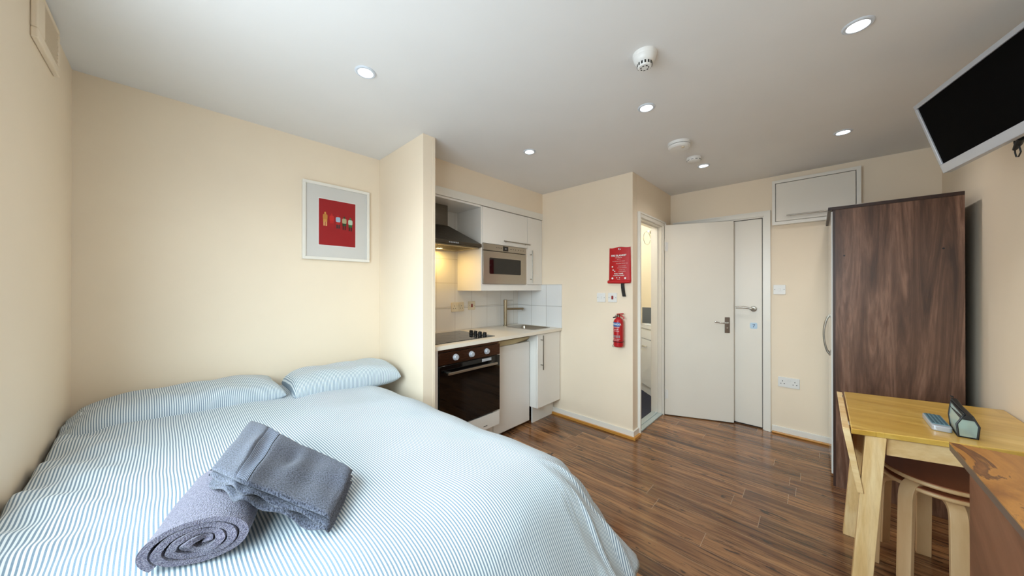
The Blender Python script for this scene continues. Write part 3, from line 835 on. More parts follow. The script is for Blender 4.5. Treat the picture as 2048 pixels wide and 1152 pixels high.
hd = thing('extractor_hood', 'steel chimney extractor hood with warm lamp above the hob', 'extractor hood', (1.6, 2.35, 1.66))
hx0, hx1, hy0, hy1 = 1.300, 1.900, 2.172, YB - .015
can = B()
loft(can, [[Vector(p) for p in ((hx0, hy0, 1.69), (hx1, hy0, 1.69), (hx1, hy1, 1.69), (hx0, hy1, 1.69))],
           [Vector(p) for p in ((hx0, hy0, 1.717), (hx1, hy0, 1.717), (hx1, hy1, 1.717), (hx0, hy1, 1.717))],
           [Vector(p) for p in ((1.49, 2.36, 1.875), (1.675, 2.36, 1.875), (1.675, hy1, 1.875), (1.49, hy1, 1.875))]])
mk('canopy', can, M['darksteel'], hd, smooth=False, bevel=.001)
mk('chimney', B().box(1.495, 1.670, 2.365, hy1, 1.87, 2.053), M['darksteel'], hd, bevel=.001)
flt = mk('grease_filter', B().box(hx0 + .02, hx1 - .02, hy0 + .02, hy1 - .01, 1.678, 1.69), brushed('filter_steel', '#B0A891', .4), hd, smooth=False)
fl = B()
for i in range(26): fl.box(hx0 + .06 + i * .0185, hx0 + .066 + i * .0185, hy0 + .05, hy1 - .1, 1.676, 1.6785)
mk('filter_mesh', fl, M['darksteel'], hd, smooth=False)
mk('hood_lamp', B().lathe((1.62, 2.42, 1.6775), [(.028, 0), (.028, .003)], (0, 0, 1), 20), M['hoodlamp'], hd)
for i in range(6):
    mk('push_button', B().box(1.545 + i * .017, 1.555 + i * .017, hy0 - .004, hy0, 1.698, 1.709), M['silver'], hd, smooth=False)

# ------------------------------------------------------------------ bathroom seen through the doorway
M['vanity'] = plain('vanity_white', '#F4F8FC', .3)
A45 = R(47)
vx = Vector((math.cos(A45), math.sin(A45), 0)); vn = Vector((-math.sin(A45), math.cos(A45), 0))
vo = Vector((4.03, 1.46, 0))
def VP(u, n, z): return vo + vx * u + (-vn) * n + Vector((0, 0, z))
vn_c = vn * 1.0
van = thing('vanity_unit', 'white basin cabinet seen through the bathroom doorway', 'vanity unit', tuple(vo))
def slab(u0, u1, n0, n1, z0, z1):
    return [VP(u0, n0, z0), VP(u1, n0, z0), VP(u1, n1, z0), VP(u0, n1, z0)], [VP(u0, n0, z1), VP(u1, n0, z1), VP(u1, n1, z1), VP(u0, n1, z1)]
mk('cabinet_body', B().hexa(*slab(-.1, .29, .0, .10, 0, .82)), M['vanity'], van, smooth=False)
mk('vanity_door', B().hexa(*slab(-.095, .285, -.016, .0, .10, .68)), M['vanity'], van, bevel=.002)
mk('vanity_drawer', B().hexa(*slab(-.095, .285, -.016, .0, .69, .815)), M['vanity'], van, bevel=.002)
mk('door_handle', B().tube([VP(.08, -.02, .60), VP(.10, -.04, .598), VP(.17, -.04, .59), VP(.19, -.02, .588)], .006, 10), M['chrome'], van)
bas = B()
loft(bas, [[VP(u, n, z) for u, n in ((-.11, -.03), (.30, -.03), (.30, .105), (-.11, .105))] for z in (.822, .865)], False)
loft(bas, [[VP(.10 + du * s, .04 + dn * s2, z) for du, dn in ((-1, -1), (1, -1), (1, 1), (-1, 1))] for s, s2, z in ((.19, .06, .865), (.16, .045, .866), (.12, .03, .83))])
mk('basin', bas, plain('ceramic', '#EEF0F0', .1), van, bevel=.003)
struct('wall_tiles_bathroom', B().box(4.345, 4.36, 1.50, 1.70, .86, 1.07), M['slate'])
tr = thing('towel_ring', 'chrome towel ring on the bathroom wall seen through the doorway', 'towel ring', (4.36, 1.58, 2.03))
mk('bracket', B().lathe((4.36, 1.585, 2.07), [(.024, 0), (.024, .01), (.012, .016), (.010, .10)], (-1, 0, 0), 20), M['chrome'], tr)
rc = Vector((4.26, 1.605, 1.98)); rd = Vector((math.cos(R(-8)), math.sin(R(-8)), 0))
mk('ring', B().tube([rc + rd * .085 * math.cos(R(a)) + EZ * .085 * math.sin(R(a)) for a in range(0, 360, 12)], .0045, 10, closed=True), M['chrome'], tr)

# ------------------------------------------------------------------ ceiling fittings
dl = thing('recessed_downlight', '', 'downlight', (0, 0, ZC), 'recessed ceiling downlights')
mk('bezel', B().lathe((0, 0, ZC), [(.046, 0), (.046, -.003), (.042, -.006), (.034, -.006), (.031, -.001), (.031, 0)], seg=36, cap=False), plain('satin_silver_bezel', '#D4DAE2', .4), dl)
mk('lamp', B().lathe((0, 0, ZC), [(.029, -.0005), (.027, -.003), (.001, -.0045)], seg=28), M['lamp'], dl)
DL = ['lit recessed downlight alone over the bed, leftmost on the ceiling',
      'lit recessed downlight nearest the kitchen bulkhead',
      'lit recessed downlight below the domed heat detector',
      'lit recessed downlight largest and highest at the top right',
      'lit recessed downlight above the white wall cupboard near the wardrobe',
      'lit recessed downlight right beside the smallest flat alarm']
dl.location = (SPOTS[0][0], SPOTS[0][1], ZC)
dl['label'] = DL[0]
for i in range(1, 6): copy_tree(dl, (SPOTS[i][0], SPOTS[i][1], ZC), DL[i])

dt = thing('heat_detector', 'white domed heat detector with slotted nose on the ceiling', 'heat detector', (1.430, .548, ZC))
c0 = (1.430, .548, ZC)
mk('base', B().lathe(c0, [(.050, 0), (.050, -.010), (.047, -.015)], seg=40), M['plastic'], dt)
mk('dome', B().lathe(c0, [(.047, -.014), (.045, -.026), (.038, -.038), (.031, -.042), (.030, -.055), (.026, -.060), (.001, -.062)], seg=40), M['plastic'], dt)
sl = B()
for k in range(14):
    a = 2 * math.pi * k / 14
    d = Vector((math.cos(a), math.sin(a), 0)); tt = Vector((-math.sin(a), math.cos(a), 0))
    sl.plate(Vector(c0) + d * .0305 + Vector((0, 0, -.049)), tt, EZ, d, .007, .012, .0012)
    if k % 2: sl.plate(Vector(c0) + d * .016 + Vector((0, 0, -.0600)), tt, d, Vector((0, 0, -1)), .008, .004, .0022)
mk('slots', sl, M['darkslot'], dt, smooth=False)
sm = thing('smoke_alarm', 'larger round white smoke alarm on the ceiling, between two downlights', 'smoke alarm', (2.47, .70, ZC))
c1 = (2.47, .705, ZC)
mk('base', B().lathe(c1, [(.072, 0), (.072, -.016), (.070, -.019)], seg=44), M['plastic'], sm)
mk('grille_gap', B().lathe(c1, [(.066, -.018), (.066, -.026)], seg=44), M['darkslot'], sm)
mk('cover', B().lathe(c1, [(.071, -.023), (.069, -.034), (.060, -.042), (.001, -.046)], seg=44), M['plastic'], sm)
mk('test_button', B().lathe((c1[0] - .02, c1[1] - .03, ZC - .043), [(.012, 0), (.011, -.004)], seg=20), M['ivory'], sm)
s2 = thing('carbon_monoxide_alarm', 'smallest flat white round alarm on the ceiling near the far wall', 'alarm', (2.83, .695, ZC))
c2 = (2.83, .70, ZC)
mk('base', B().lathe(c2, [(.052, 0), (.052, -.012), (.050, -.016)], seg=36), M['plastic'], s2)
mk('cover', B().lathe(c2, [(.050, -.015), (.046, -.028), (.040, -.032), (.001, -.034)], seg=36), M['plastic'], s2)
sl = B()
for k in range(10):
    a = 2 * math.pi * k / 10
    d = Vector((math.cos(a), math.sin(a), 0)); tt = Vector((-math.sin(a), math.cos(a), 0))
    sl.plate(Vector(c2) + d * .047 + Vector((0, 0, -.022)), tt, EZ, d, .016, .003, .002)
mk('slots', sl, M['darkslot'], s2, smooth=False)

# vent on the left wall
vt = thing('air_vent', 'white louvred air vent high on the left wall by the ceiling', 'air vent', (XL, 2.05, 2.165))
mk('vent_frame', B().box(XL, XL + .016, 1.90, 2.205, 2.165, 2.20).box(XL, XL + .016, 1.90, 2.205, 2.335, 2.35).box(XL, XL + .016, 1.90, 1.99, 2.2, 2.335).box(XL, XL + .016, 2.185, 2.205, 2.2, 2.335), M['wall'], vt, bevel=.004)
mk('vent_back', B().box(XL, XL + .003, 1.98, 2.19, 2.195, 2.34), M['palegrey'], vt)
lv = B()
for i in range(9):
    z = 2.203 + i * .0148
    lv.hexa([(XL + .004, 1.988, z), (XL + .015, 1.988, z), (XL + .015, 2.187, z), (XL + .004, 2.187, z)],
            [(XL + .004, 1.988, z + .014), (XL + .012, 1.988, z + .009), (XL + .012, 2.187, z + .009), (XL + .004, 2.187, z + .014)])
mk('louvres', lv, M['wall'], vt, smooth=False)

# ------------------------------------------------------------------ picture
pc_ = thing('framed_picture', 'white framed red print with five small figures above the bed', 'picture', (.828, YB, 1.53))
px0, px1, pz0, pz1, pf = .602, 1.052, 1.525, 2.068, YB - .026
fm = B()
fm.box(px0, px1, pf, YB, pz1 - .02, pz1).box(px0, px1, pf, YB, pz0, pz0 + .02).box(px0, px0 + .02, pf, YB, pz0 + .02, pz1 - .02).box(px1 - .02, px1, pf, YB, pz0 + .02, pz1 - .02)
mk('frame', fm, M['trim'], pc_, bevel=.0015)
mt = mk('mount', B().box(px0 + .015, px1 - .015, YB - .014, YB - .006, pz0 + .015, pz1 - .015), M['mat'], pc_, smooth=False)
ax0, ax1, az0, az1 = .703, .949, 1.632, 1.958
mk('mount_bevel', B().box(ax0 - .006, ax1 + .006, YB - .0148, YB - .0139, az0 - .006, az1 + .006), M['white'], pc_, smooth=False)
pr = mk('red_print', B().box(ax0, ax1, YB - .0156, YB - .0146, az0, az1), M['redprint'], pc_, smooth=False)
FC = [('#C9873C', '#D89A4A', '#E8B070'), ('#D42A22', '#C81E1C', '#B01414'), ('#A9C4D8', '#C2271E', '#3A3030'), ('#B7AE86', '#2E4A2E', '#5A1712'), ('#C9D8C0', '#2F6B3A', '#4A2018')]
for i, (ca, cb_, cc) in enumerate(FC):
    x = ax0 + .040 + i * .0425
    z = 1.853 - i * .0045
    ya = YB - .0156
    f_ = B()
    f_.plate((x, ya, z - .020), (1, 0, 0), EZ, (0, -1, 0), .030, .036, .0008, .008)
    b1 = mk('printed_figure', f_, plain('figure_top_%d' % i, ca, .6), pr, smooth=False)
    f2 = B().plate((x, ya, z + .006), (1, 0, 0), EZ, (0, -1, 0), .011, .016, .0009, .005)
    mk('figure_head', f2, plain('figure_mid_%d' % i, cb_, .6), b1, smooth=False)
    f2 = B().plate((x, ya, z - .046), (1, 0, 0), EZ, (0, -1, 0), .026, .022, .0007, .002)
    mk('figure_clothes', f2, bpy.data.materials['figure_mid_%d' % i], b1, smooth=False)
    lm_ = plain('figure_leg_%d' % i, cc, .6)
    for q in (-1, 1): mk('figure_leg', B().plate((x + q * .007, ya, z - .070), (1, 0, 0), EZ, (0, -1, 0), .009, .030, .0007, .002), lm_, b1, smooth=False)
mk('picture_glass', B().box(px0 + .018, px1 - .018, YB - .0195, YB - .0185, pz0 + .018, pz1 - .018), M['picglass'], pc_, smooth=False)

# ------------------------------------------------------------------ bed
bed = thing('double_bed', 'double bed base and mattress under the striped duvet in the corner', 'bed', (.33, 1.6, 0))
mk('divan_base', B().box(-.31, .97, .74, 2.52, .06, .33), M['divan'], bed, bevel=.02)
mk('mattress', B().box(-.31, .98, .73, 2.53, .33, .615), M['mattress'], bed, bevel=.045, seg=5)
for x in (-.22, .88):
    for y in (.84, 2.4): mk('foot', B().cyl((x, y, 0), (x, y, .062), .025), M['black'], bed)

def duvet_pt(s, t, x1=.86, y1=.80, RR=.25, thm=55, zt=.70):
    sk = .05 * (1.5 - max(t, .7))
    x1 = x1 + sk; s = s + sk * max(0, min(1, (s + .33) / 1.1))
    if s > x1 - 1e-7 and abs(s - x1) < 1e-7: s = x1
    a = max(0, s - x1); b = max(0, y1 - t); d = math.hypot(a, b)
    bx = min(s, x1); by = max(t, y1)
    z = zt + .03 * max(0, (.2 - bx)) / .5
    # soft quilt unevenness
    z += .006 * math.sin(bx * 7 + by * 2.1) * math.sin(by * 5.3 - bx * 3) + .004 * math.sin(bx * 17 - by * 4)
    # rises a little towards the pillows, drops at the right head corner
    z += .018 * max(0, min(1, (by - 1.9) / .4)) * max(0, min(1, (.8 - bx) / .5))
    z += .0035 * math.sin(bx * 11 + by * 19 + 2 * math.sin(bx * 6)) * max(0, min(1, (bx - .2) * 3))
    # wrinkles near the left wall
    w = max(0, 1 - (bx + .33) / .35)
    z += w * .010 * math.sin(by * 26 + bx * 30) + w * .006 * math.sin(by * 47 - bx * 21)
    if d < 1e-9: return Vector((bx, by, z)), 0
    dx, dy = a / d, -b / d
    ang = math.atan2(b, a)
    tm = R(thm)
    fold = math.sin(ang * 7 + 1) * .026 + math.sin(ang * 15) * .010
    if a > 0 and b == 0: fold = .026 * math.sin(1) + .012 * math.sin((by - y1) * 9) * min(1, (by - y1) * 3)
    if b > 0 and a == 0: fold = .026 * math.sin(math.pi / 2 * 7 + 1) + .010 * math.sin(math.pi / 2 * 15) + .014 * math.sin(bx * 11) * min(1, (x1 - bx) * 3)
    if d < RR * tm: out = RR * math.sin(d / RR); dr = RR * (1 - math.cos(d / RR))
    else:
        e = d - RR * tm
        out = RR * math.sin(tm) + e * math.cos(tm); dr = RR * (1 - math.cos(tm)) + e * math.sin(tm)
    g = max(0, (d - .15)) / .45
    out += fold * g
    w2 = a * b * 30
    w2 = min(1.0, w2)
    dr -= w2 * .014 * math.sin(ang * 13 + d * 16) * max(0, min(1, d / .15))
    out += w2 * .010 * max(0, math.sin(ang * 24 - d * 11)) ** 2
    return Vector((bx + dx * out, by + dy * out, z - dr)), d
S0, T0, LL = -.318, 2.48, .565
dv = B()
uvl = dv.b.loops.layers.uv.new('UVMap')
def dfix(p):
    if p.x < -.30: p.z -= .03 * ((-.30 - p.x) / .02) ** 2
    lim = 1.128 if p.y > 1.88 else 1.128 + (1.88 - p.y) * 1.2
    if p.x > lim - .04: p.x = lim - .04 + .04 * math.tanh((p.x - lim + .04) / .04)
    return p
def dpatch(fn, nu, nv):
    vs = {}
    for i in range(nu + 1):
        for j in range(nv + 1):
            s, t = fn(i / nu, j / nv)
            p, d = duvet_pt(s, t)
            vs[i, j] = (dv.b.verts.new(dfix(p)), (s, t))
    for i in range(nu):
        for j in range(nv):
            q = [(i, j), (i + 1, j), (i + 1, j + 1), (i, j + 1)]
            f = dv.b.faces.new([vs[k][0] for k in q])
            for lp, k in zip(f.loops, q): lp[uvl].uv = vs[k][1]
dpatch(lambda u, v: (S0 + (.86 - S0) * u, T0 + (.80 - T0) * v), 110, 150)
dpatch(lambda u, v: (.86 + LL * u, T0 + (.80 - T0) * v), 50, 150)
dpatch(lambda u, v: (S0 + (.86 - S0) * u, .80 - .49 * v), 110, 50)
def LA(v):
    w = max(0, min(1, (v - .52) / .48)); w = w * w * (3 - 2 * w)
    return LL * (1 - w) + .49 * w
dpatch(lambda u, v: (.86 + LA(v) * u * math.cos(v * math.pi / 2), .80 - LA(v) * u * math.sin(v * math.pi / 2)), 50, 80)
bmesh.ops.remove_doubles(dv.b, verts=dv.b.verts[:], dist=.0006)
duv = mk('duvet', dv, M['duvet'], angle=180)
md = duv.modifiers.new('thickness', 'SOLIDIFY'); md.thickness = .045; md.offset = -1; md.use_even_offset = False
tag(duv, 'blue and white striped duvet spread over the whole double bed', 'duvet')

def pillow(name, label, cx, cy, hx, hy, zb, h, rz, flapside=None, lean=0.0, pw=3.2):
    def P(u, v, top):
        # u,v in -1..1
        e = (1 - abs(u) ** pw) * (1 - abs(v) ** 3.2)
        pin = 1 - .07 * (1 - abs(v) ** 2) * abs(u) ** 6 - .05 * (abs(u) * abs(v)) ** 4
        pinv = 1 - .08 * (1 - abs(u) ** 2) * abs(v) ** 6
        x = u * hx * pin; y = v * hy * pinv
        zz = max(0, e) ** .42
        z = h * zz * (.62 if top else -.38)
        if top: z += .004 * math.sin(x * 31 + v * 3) * zz + .003 * math.sin(y * 40 + x * 9) * zz
        z += .38 * h + lean * y
        c, s_ = math.cos(rz), math.sin(rz)
        return Vector((cx + x * c - y * s_, cy + x * s_ + y * c, zb + z))
    b = B()
    def prm(a): # denser towards edges
        return math.sin((a - .5) * math.pi)
    b.grid(lambda a, c: P(prm(a), prm(c), True), 60, 36, lambda a, c: (prm(a) * hx * 1.05 + 3, prm(c) * hy))
    b.grid(lambda a, c: P(prm(a), prm(c), False), 60, 36, lambda a, c: (prm(a) * hx * 1.05 + 3, prm(c) * hy))
    bmesh.ops.remove_doubles(b.b, verts=b.b.verts[:], dist=.0004)
    o = mk(name, b, M['pillow'], angle=120)
    tag(o, label, 'pillow', 'pillows at the head of the bed')
    return o, P
p1, P1 = pillow('pillow', 'striped pillow on the left by the window wall, open pillowcase end showing', .068, 2.350, .388, .178, .665, .152, R(3), lean=.05)
p2, P2 = pillow('pillow', 'striped pillow on the right, plump end against the divider wall', .785, 2.30, .325, .20, .650, .165, R(-2), pw=6.0)
# open end of the left pillowcase: a flat flap reaching to the window wall
ff = B()
def flap(u, v):
    x = -.275 - .048 * u; y = 2.20 + .30 * v - .03 * u * (1 - v)
    z = .725 + .055 * math.sin(math.pi * v * .9) * (1 - .45 * u) - .02 * u + .006 * math.sin(v * 20)
    return Vector((x, y, z))
ff.grid(flap, 10, 24, lambda u, v: (2.6 - .08 * u, v * .3))
fo = mk('case_flap', ff, M['pillow'], p1)
m_ = fo.modifiers.new('thickness', 'SOLIDIFY'); m_.thickness = .006
mk('cloth_tag', B().grid(lambda u, v: Vector((-.215 + .010 * u, 2.225 + .10 * v, .7535 + .034 * math.sin(v * 1.6) - .002 * u)), 1, 8), M['tagcloth'], p1)

# ------------------------------------------------------------------ towels
ax_c = Vector((.040, .990, .758)); ad = Vector((.33, .944, 0)).normalized(); aw = Vector((.944, -.33, 0)).normalized()
tw = B()
uvt = tw.b.loops.layers.uv.new('UVMap')
turns = 3.6; NT = 230; NA = 26; TH = .0086
def spir(i, j):
    th = i / NT * turns * 2 * math.pi
    f = i / NT
    r = .14 + .86 * f
    wob = 1 + .055 * math.sin(th * 3.1 + 1) * (1 - f) + .03 * math.sin(th * 7.3) * (1 - f)
    a = j / NA
    ex = 1 + .02 * math.sin(a * 9 + th)
    u = r * .092 * math.cos(th) * wob * ex
    w = r * .050 * math.sin(th) * wob * ex
    return u, w, th
rows = []
L_ROLL = .275
for i in range(NT + 1):
    row = []
    for j in range(NA + 1):
        u, w, th = spir(i, j)
        un, wn = .092 * math.cos(th), .050 * math.sin(th)
        nn = Vector((math.cos(th) / .092, math.sin(th) / .050)).normalized()
        a = j / NA
        edge = .012 * math.sin(i * .19) * (1 if a in (0, 1) else 0) * (1 - i / NT)
        base = ax_c + ad * (a * L_ROLL + edge)
        pts = []
        for sgn in (1, -1):
            uu = u + nn.x * TH * sgn; ww = w + nn.y * TH * .60 * sgn
            pts.append(tw.b.verts.new(base + aw * uu + Vector((0, 0, ww))))
        row.append(pts)
    rows.append(row)
arc = [0]
for i in range(NT):
    a = spir(i, 0); b_ = spir(i + 1, 0); arc.append(arc[-1] + math.hypot(a[0] - b_[0], a[1] - b_[1]))
def q4(v4, uvs):
    f = tw.b.faces.new(v4)
    for lp, uv in zip(f.loops, uvs): lp[uvt].uv = uv
for i in range(NT):
    for j in range(NA):
        A, C = j / NA * L_ROLL, (j + 1) / NA * L_ROLL
        q4([rows[i][j][0], rows[i + 1][j][0], rows[i + 1][j + 1][0], rows[i][j + 1][0]], [(arc[i], A), (arc[i + 1], A), (arc[i + 1], C), (arc[i], C)])
        q4([rows[i][j][1], rows[i][j + 1][1], rows[i + 1][j + 1][1], rows[i + 1][j][1]], [(arc[i], A), (arc[i], C), (arc[i + 1], C), (arc[i + 1], A)])
    for j in (0, NA):
        q4([rows[i][j][0], rows[i][j][1], rows[i + 1][j][1], rows[i + 1][j][0]], [(arc[i], 0), (arc[i], .012), (arc[i + 1], .012), (arc[i + 1], 0)])
for i in (0, NT):
    for j in range(NA):
        q4([rows[i][j][0], rows[i][j + 1][0], rows[i][j + 1][1], rows[i][j][1]], [(0, 0), (0, .01), (.01, .01), (.01, 0)])
rt = mk('rolled_towel', tw, M['waffle'], angle=50)
tag(rt, 'tightly rolled mauve-grey towel lying on the duvet with its spiral end showing', 'towel')

# folded towel laid across the roll: bilinear frame of four top corners, layered
NEAR = [(.068, 1.170, .842), (.094, 1.030, .864), (.114, .980, .860), (.155, .968, .828), (.216, .926, .782), (.266, .867, .757)]
FAR = [(.196, 1.520, .832), (.214, 1.355, .858), (.235, 1.272, .852), (.281, 1.200, .822), (.337, 1.148, .785), (.381, 1.035, .767)]
def crom(P, u):
    n = len(P) - 1
    x = max(-.2, min(1.2, u)) * n
    i = max(0, min(n - 1, int(math.floor(x)))); f = x - i
    p = [Vector(P[max(0, min(n, i + k))]) for k in (-1, 0, 1, 2)]
    if i == 0: p[0] = p[1] * 2 - p[2]
    if i == n - 1: p[3] = p[2] * 2 - p[1]
    return .5 * ((2 * p[1]) + (p[2] - p[0]) * f + (2 * p[0] - 5 * p[1] + 4 * p[2] - p[3]) * f * f + (3 * p[1] - p[0] - 3 * p[2] + p[3]) * f ** 3)
def towtop(u, v, k=0.0):
    # u 0..1 from the left end to the right end, v 0..1 from far edge to near edge
    p = crom(FAR, u) * (1 - v) + crom(NEAR, u) * v
    p.z += .006 * math.sin(u * 13 + v * 4) * math.sin(v * 7 + 1) * math.sin(math.pi * v) + .004 * math.sin(u * 31) * math.sin(math.pi * v)
    p.z -= .014 * math.exp(-((u - .62) / .05) ** 2) * math.exp(-((v - .35) / .25) ** 2)
    return p
layers = 3
ft = B()
uvf = ft.b.loops.layers.uv.new('UVMap')
BU0, BU1 = .27, .44
def rsq(a, n=8):  # rounded edge profile
    return max(0, 1 - abs(2 * a - 1) ** n) ** (1 / 2.5)
for L in range(layers):
    th = .015
    off = -L * .0155
    grow = (.0, .02, .045)[L]
    NU_, NV_ = 70, 34
    def pt(a, c, side):
        u = -grow * .2 + a * (1 + grow * .25); v = .02 * L + c * (1 + grow * 1.2 - .02 * L)
        p = towtop(u, v)
        p.z += off
        if L: p.z += .006 * math.sin(u * 23 + L * 2) * max(0, v - .85) * 6
        e = rsq(a, 14) * rsq(c, 14)
        band = 1.0
        if L == 0 and BU0 < a < BU1: band = .62
        p.z += side * th / 2 * e * (band if side > 0 else 1)
        if a > .985 or a < .015: p.z -= .004
        return p
    for side in (1, -1):
        vs = [[ft.b.verts.new(pt(i / NU_, j / NV_, side)) for j in range(NV_ + 1)] for i in range(NU_ + 1)]
        for i in range(NU_):
            for j in range(NV_):
                qq = [(i, j), (i + 1, j), (i + 1, j + 1), (i, j + 1)]
                f = ft.b.faces.new([vs[a][b_] for a, b_ in qq])
                for lp, (a, b_) in zip(f.loops, qq): lp[uvf].uv = (a / NU_ * .48 + L, b_ / NV_ * .27)
bmesh.ops.remove_doubles(ft.b, verts=ft.b.verts[:], dist=.0003)
fto = mk('folded_towel', ft, M['terry'], angle=180)
tag(fto, 'folded slate-grey terry towel with ribbed band, laid across the rolled towel', 'towel')
bd_ = B()
bd_.grid(lambda u, v: towtop(BU0 + .012 + (BU1 - BU0 - .024) * u, .02 + .96 * v) + Vector((0, 0, .0062 + .0016 * rsq(v, 20))), 60, 60, lambda u, v: (u * .062, v * .27))
bo = mk('ribbed_band', bd_, M['band'], fto, angle=180)

# ------------------------------------------------------------------ wardrobe
wd = thing('wardrobe', 'tall dark walnut wardrobe with white doors standing in the corner', 'wardrobe', (3.42, -.35, 0))
wx0, wx1, wy0, wy1, wz = 3.045, 3.775, -.605, -.094, 1.868
mk('side_panel', B().box(wx0, wx0 + .018, wy0, wy1, 0, wz - .022), M['walnut'], wd, smooth=False)
mk('side_panel', B().box(wx1 - .018, wx1, wy0, wy1, 0, wz - .022), M['walnut'], wd, smooth=False)
mk('top_panel', B().box(wx0 - .003, wx1 + .003, wy0, wy1 + .034, wz - .022, wz), M['walnutdark'], wd, bevel=.002)
mk('back_panel', B().box(wx0 + .018, wx1 - .018, wy0, wy0 + .006, .05, wz - .022), M['walnutdark'], wd, smooth=False)
mk('bottom_panel', B().box(wx0 + .018, wx1 - .018, wy0 + .006, wy1, .05, .068), M['walnutdark'], wd, smooth=False)
mk('edge_strip', B().box(wx0, wx0 + .022, wy1, wy1 + .012, .0, wz - .022), M['walnutdark'], wd, smooth=False)
mid = (wx0 + wx1) / 2 + .01
for a, b_, hx_ in ((wx0 + .024, mid - .002, mid - .045), (mid + .002, wx1 - .002, mid + .045)):
    d_ = mk('wardrobe_door', B().box(a, b_, wy1 + .002, wy1 + .020, .07, wz - .026), M['gloss'], wd, bevel=.0015)
    hh = B().tube([(hx_, wy1 + .018 + .034 * math.sin(math.pi * k / 12) ** .6, .825 + .30 * k / 12) for k in range(13)], .006, 12)
    mk('bow_handle', hh, M['steelz'], d_)
mk('kickboard', B().box(wx0 + .024, wx1 - .01, wy1 - .02, wy1 - .004, .002, .066), M['walnutdark'], wd, smooth=False)
for y, z in ((-.135, 1.538), (-.532, 1.552), (-.135, .5), (-.53, .5)):
    mk('fixing_hole', B().cyl((wx0 - .0008, y, z), (wx0 + .004, y, z), .005, 12), M['black'], wd)

# ------------------------------------------------------------------ table
tz = .74
tA, tB, tC, tD = Vector((2.605, -.113, 0)), Vector((1.937, -.105, 0)), Vector((2.115, -.652, 0)), Vector((2.735, -.652, 0))
tab = thing('drop_leaf_table', 'varnished birch drop-leaf table against the right wall beside the wardrobe', 'table', (2.3, -.38, 0))
mk('tabletop', B().hexa([p + Vector((0, 0, tz - .022)) for p in (tB, tC, tD, tA)], [p + Vector((0, 0, tz)) for p in (tB, tC, tD, tA)]), M['tabletop'], tab, bevel=.003)
ll = B()
# leaf hanging from the left edge, tilted slightly inwards
lo_, hi_ = .475, tz - .004
ll.hexa([Vector((1.955, -.142, lo_)), Vector((2.60, -.148, lo_)), Vector((2.60, -.128, lo_)), Vector((1.955, -.122, lo_))],
        [Vector((1.945, -.101, hi_)), Vector((2.598, -.106, hi_)), Vector((2.598, -.084, hi_)), Vector((1.945, -.079, hi_))])
mk('drop_leaf', ll, M['birchx'], tab, bevel=.002)
for x in (2.02, 2.50):
    mk('hinge', B().cyl((x - .025, -.1035, tz - .008), (x + .025, -.1035, tz - .008), .0045, 12), M['chrome'], tab)
def leg(xt, yt, xb, yb, w=.058, d=.034, zt=tz - .022):
    return B().hexa([(xb - d / 2, yb + w / 2, 0), (xb - d / 2, yb - w / 2, 0), (xb + d / 2, yb - w / 2, 0), (xb + d / 2, yb + w / 2, 0)],
                    [(xt - d / 2, yt + w / 2, zt), (xt - d / 2, yt - w / 2, zt), (xt + d / 2, yt - w / 2, zt), (xt + d / 2, yt + w / 2, zt)])
for (a, b_, c, d_) in ((1.985, -.176, 1.965, -.128), (2.555, -.185, 2.50, -.132), (2.11, -.60, 2.10, -.61), (2.62, -.60, 2.65, -.61)):
    mk('leg', leg(a, b_, c, d_), M['birch'], tab, bevel=.002)
mk('apron_rail', B().hexa([(1.990, -.206, .645), (2.105, -.57, .645), (2.125, -.57, .645), (2.010, -.206, .645)],
                          [(1.990, -.206, .717), (2.105, -.57, .717), (2.125, -.57, .717), (2.010, -.206, .717)]), M['birchx'], tab, bevel=.001)
mk('apron_rail', B().box(2.0, 2.54, -.20, -.182, .645, .717), M['birchx'], tab, bevel=.001)
mk('apron_rail', B().hexa([(2.535, -.206, .645), (2.60, -.57, .645), (2.62, -.57, .645), (2.555, -.206, .645)],
                          [(2.535, -.206, .717), (2.60, -.57, .717), (2.62, -.57, .717), (2.555, -.206, .717)]), M['birchx'], tab, bevel=.001)

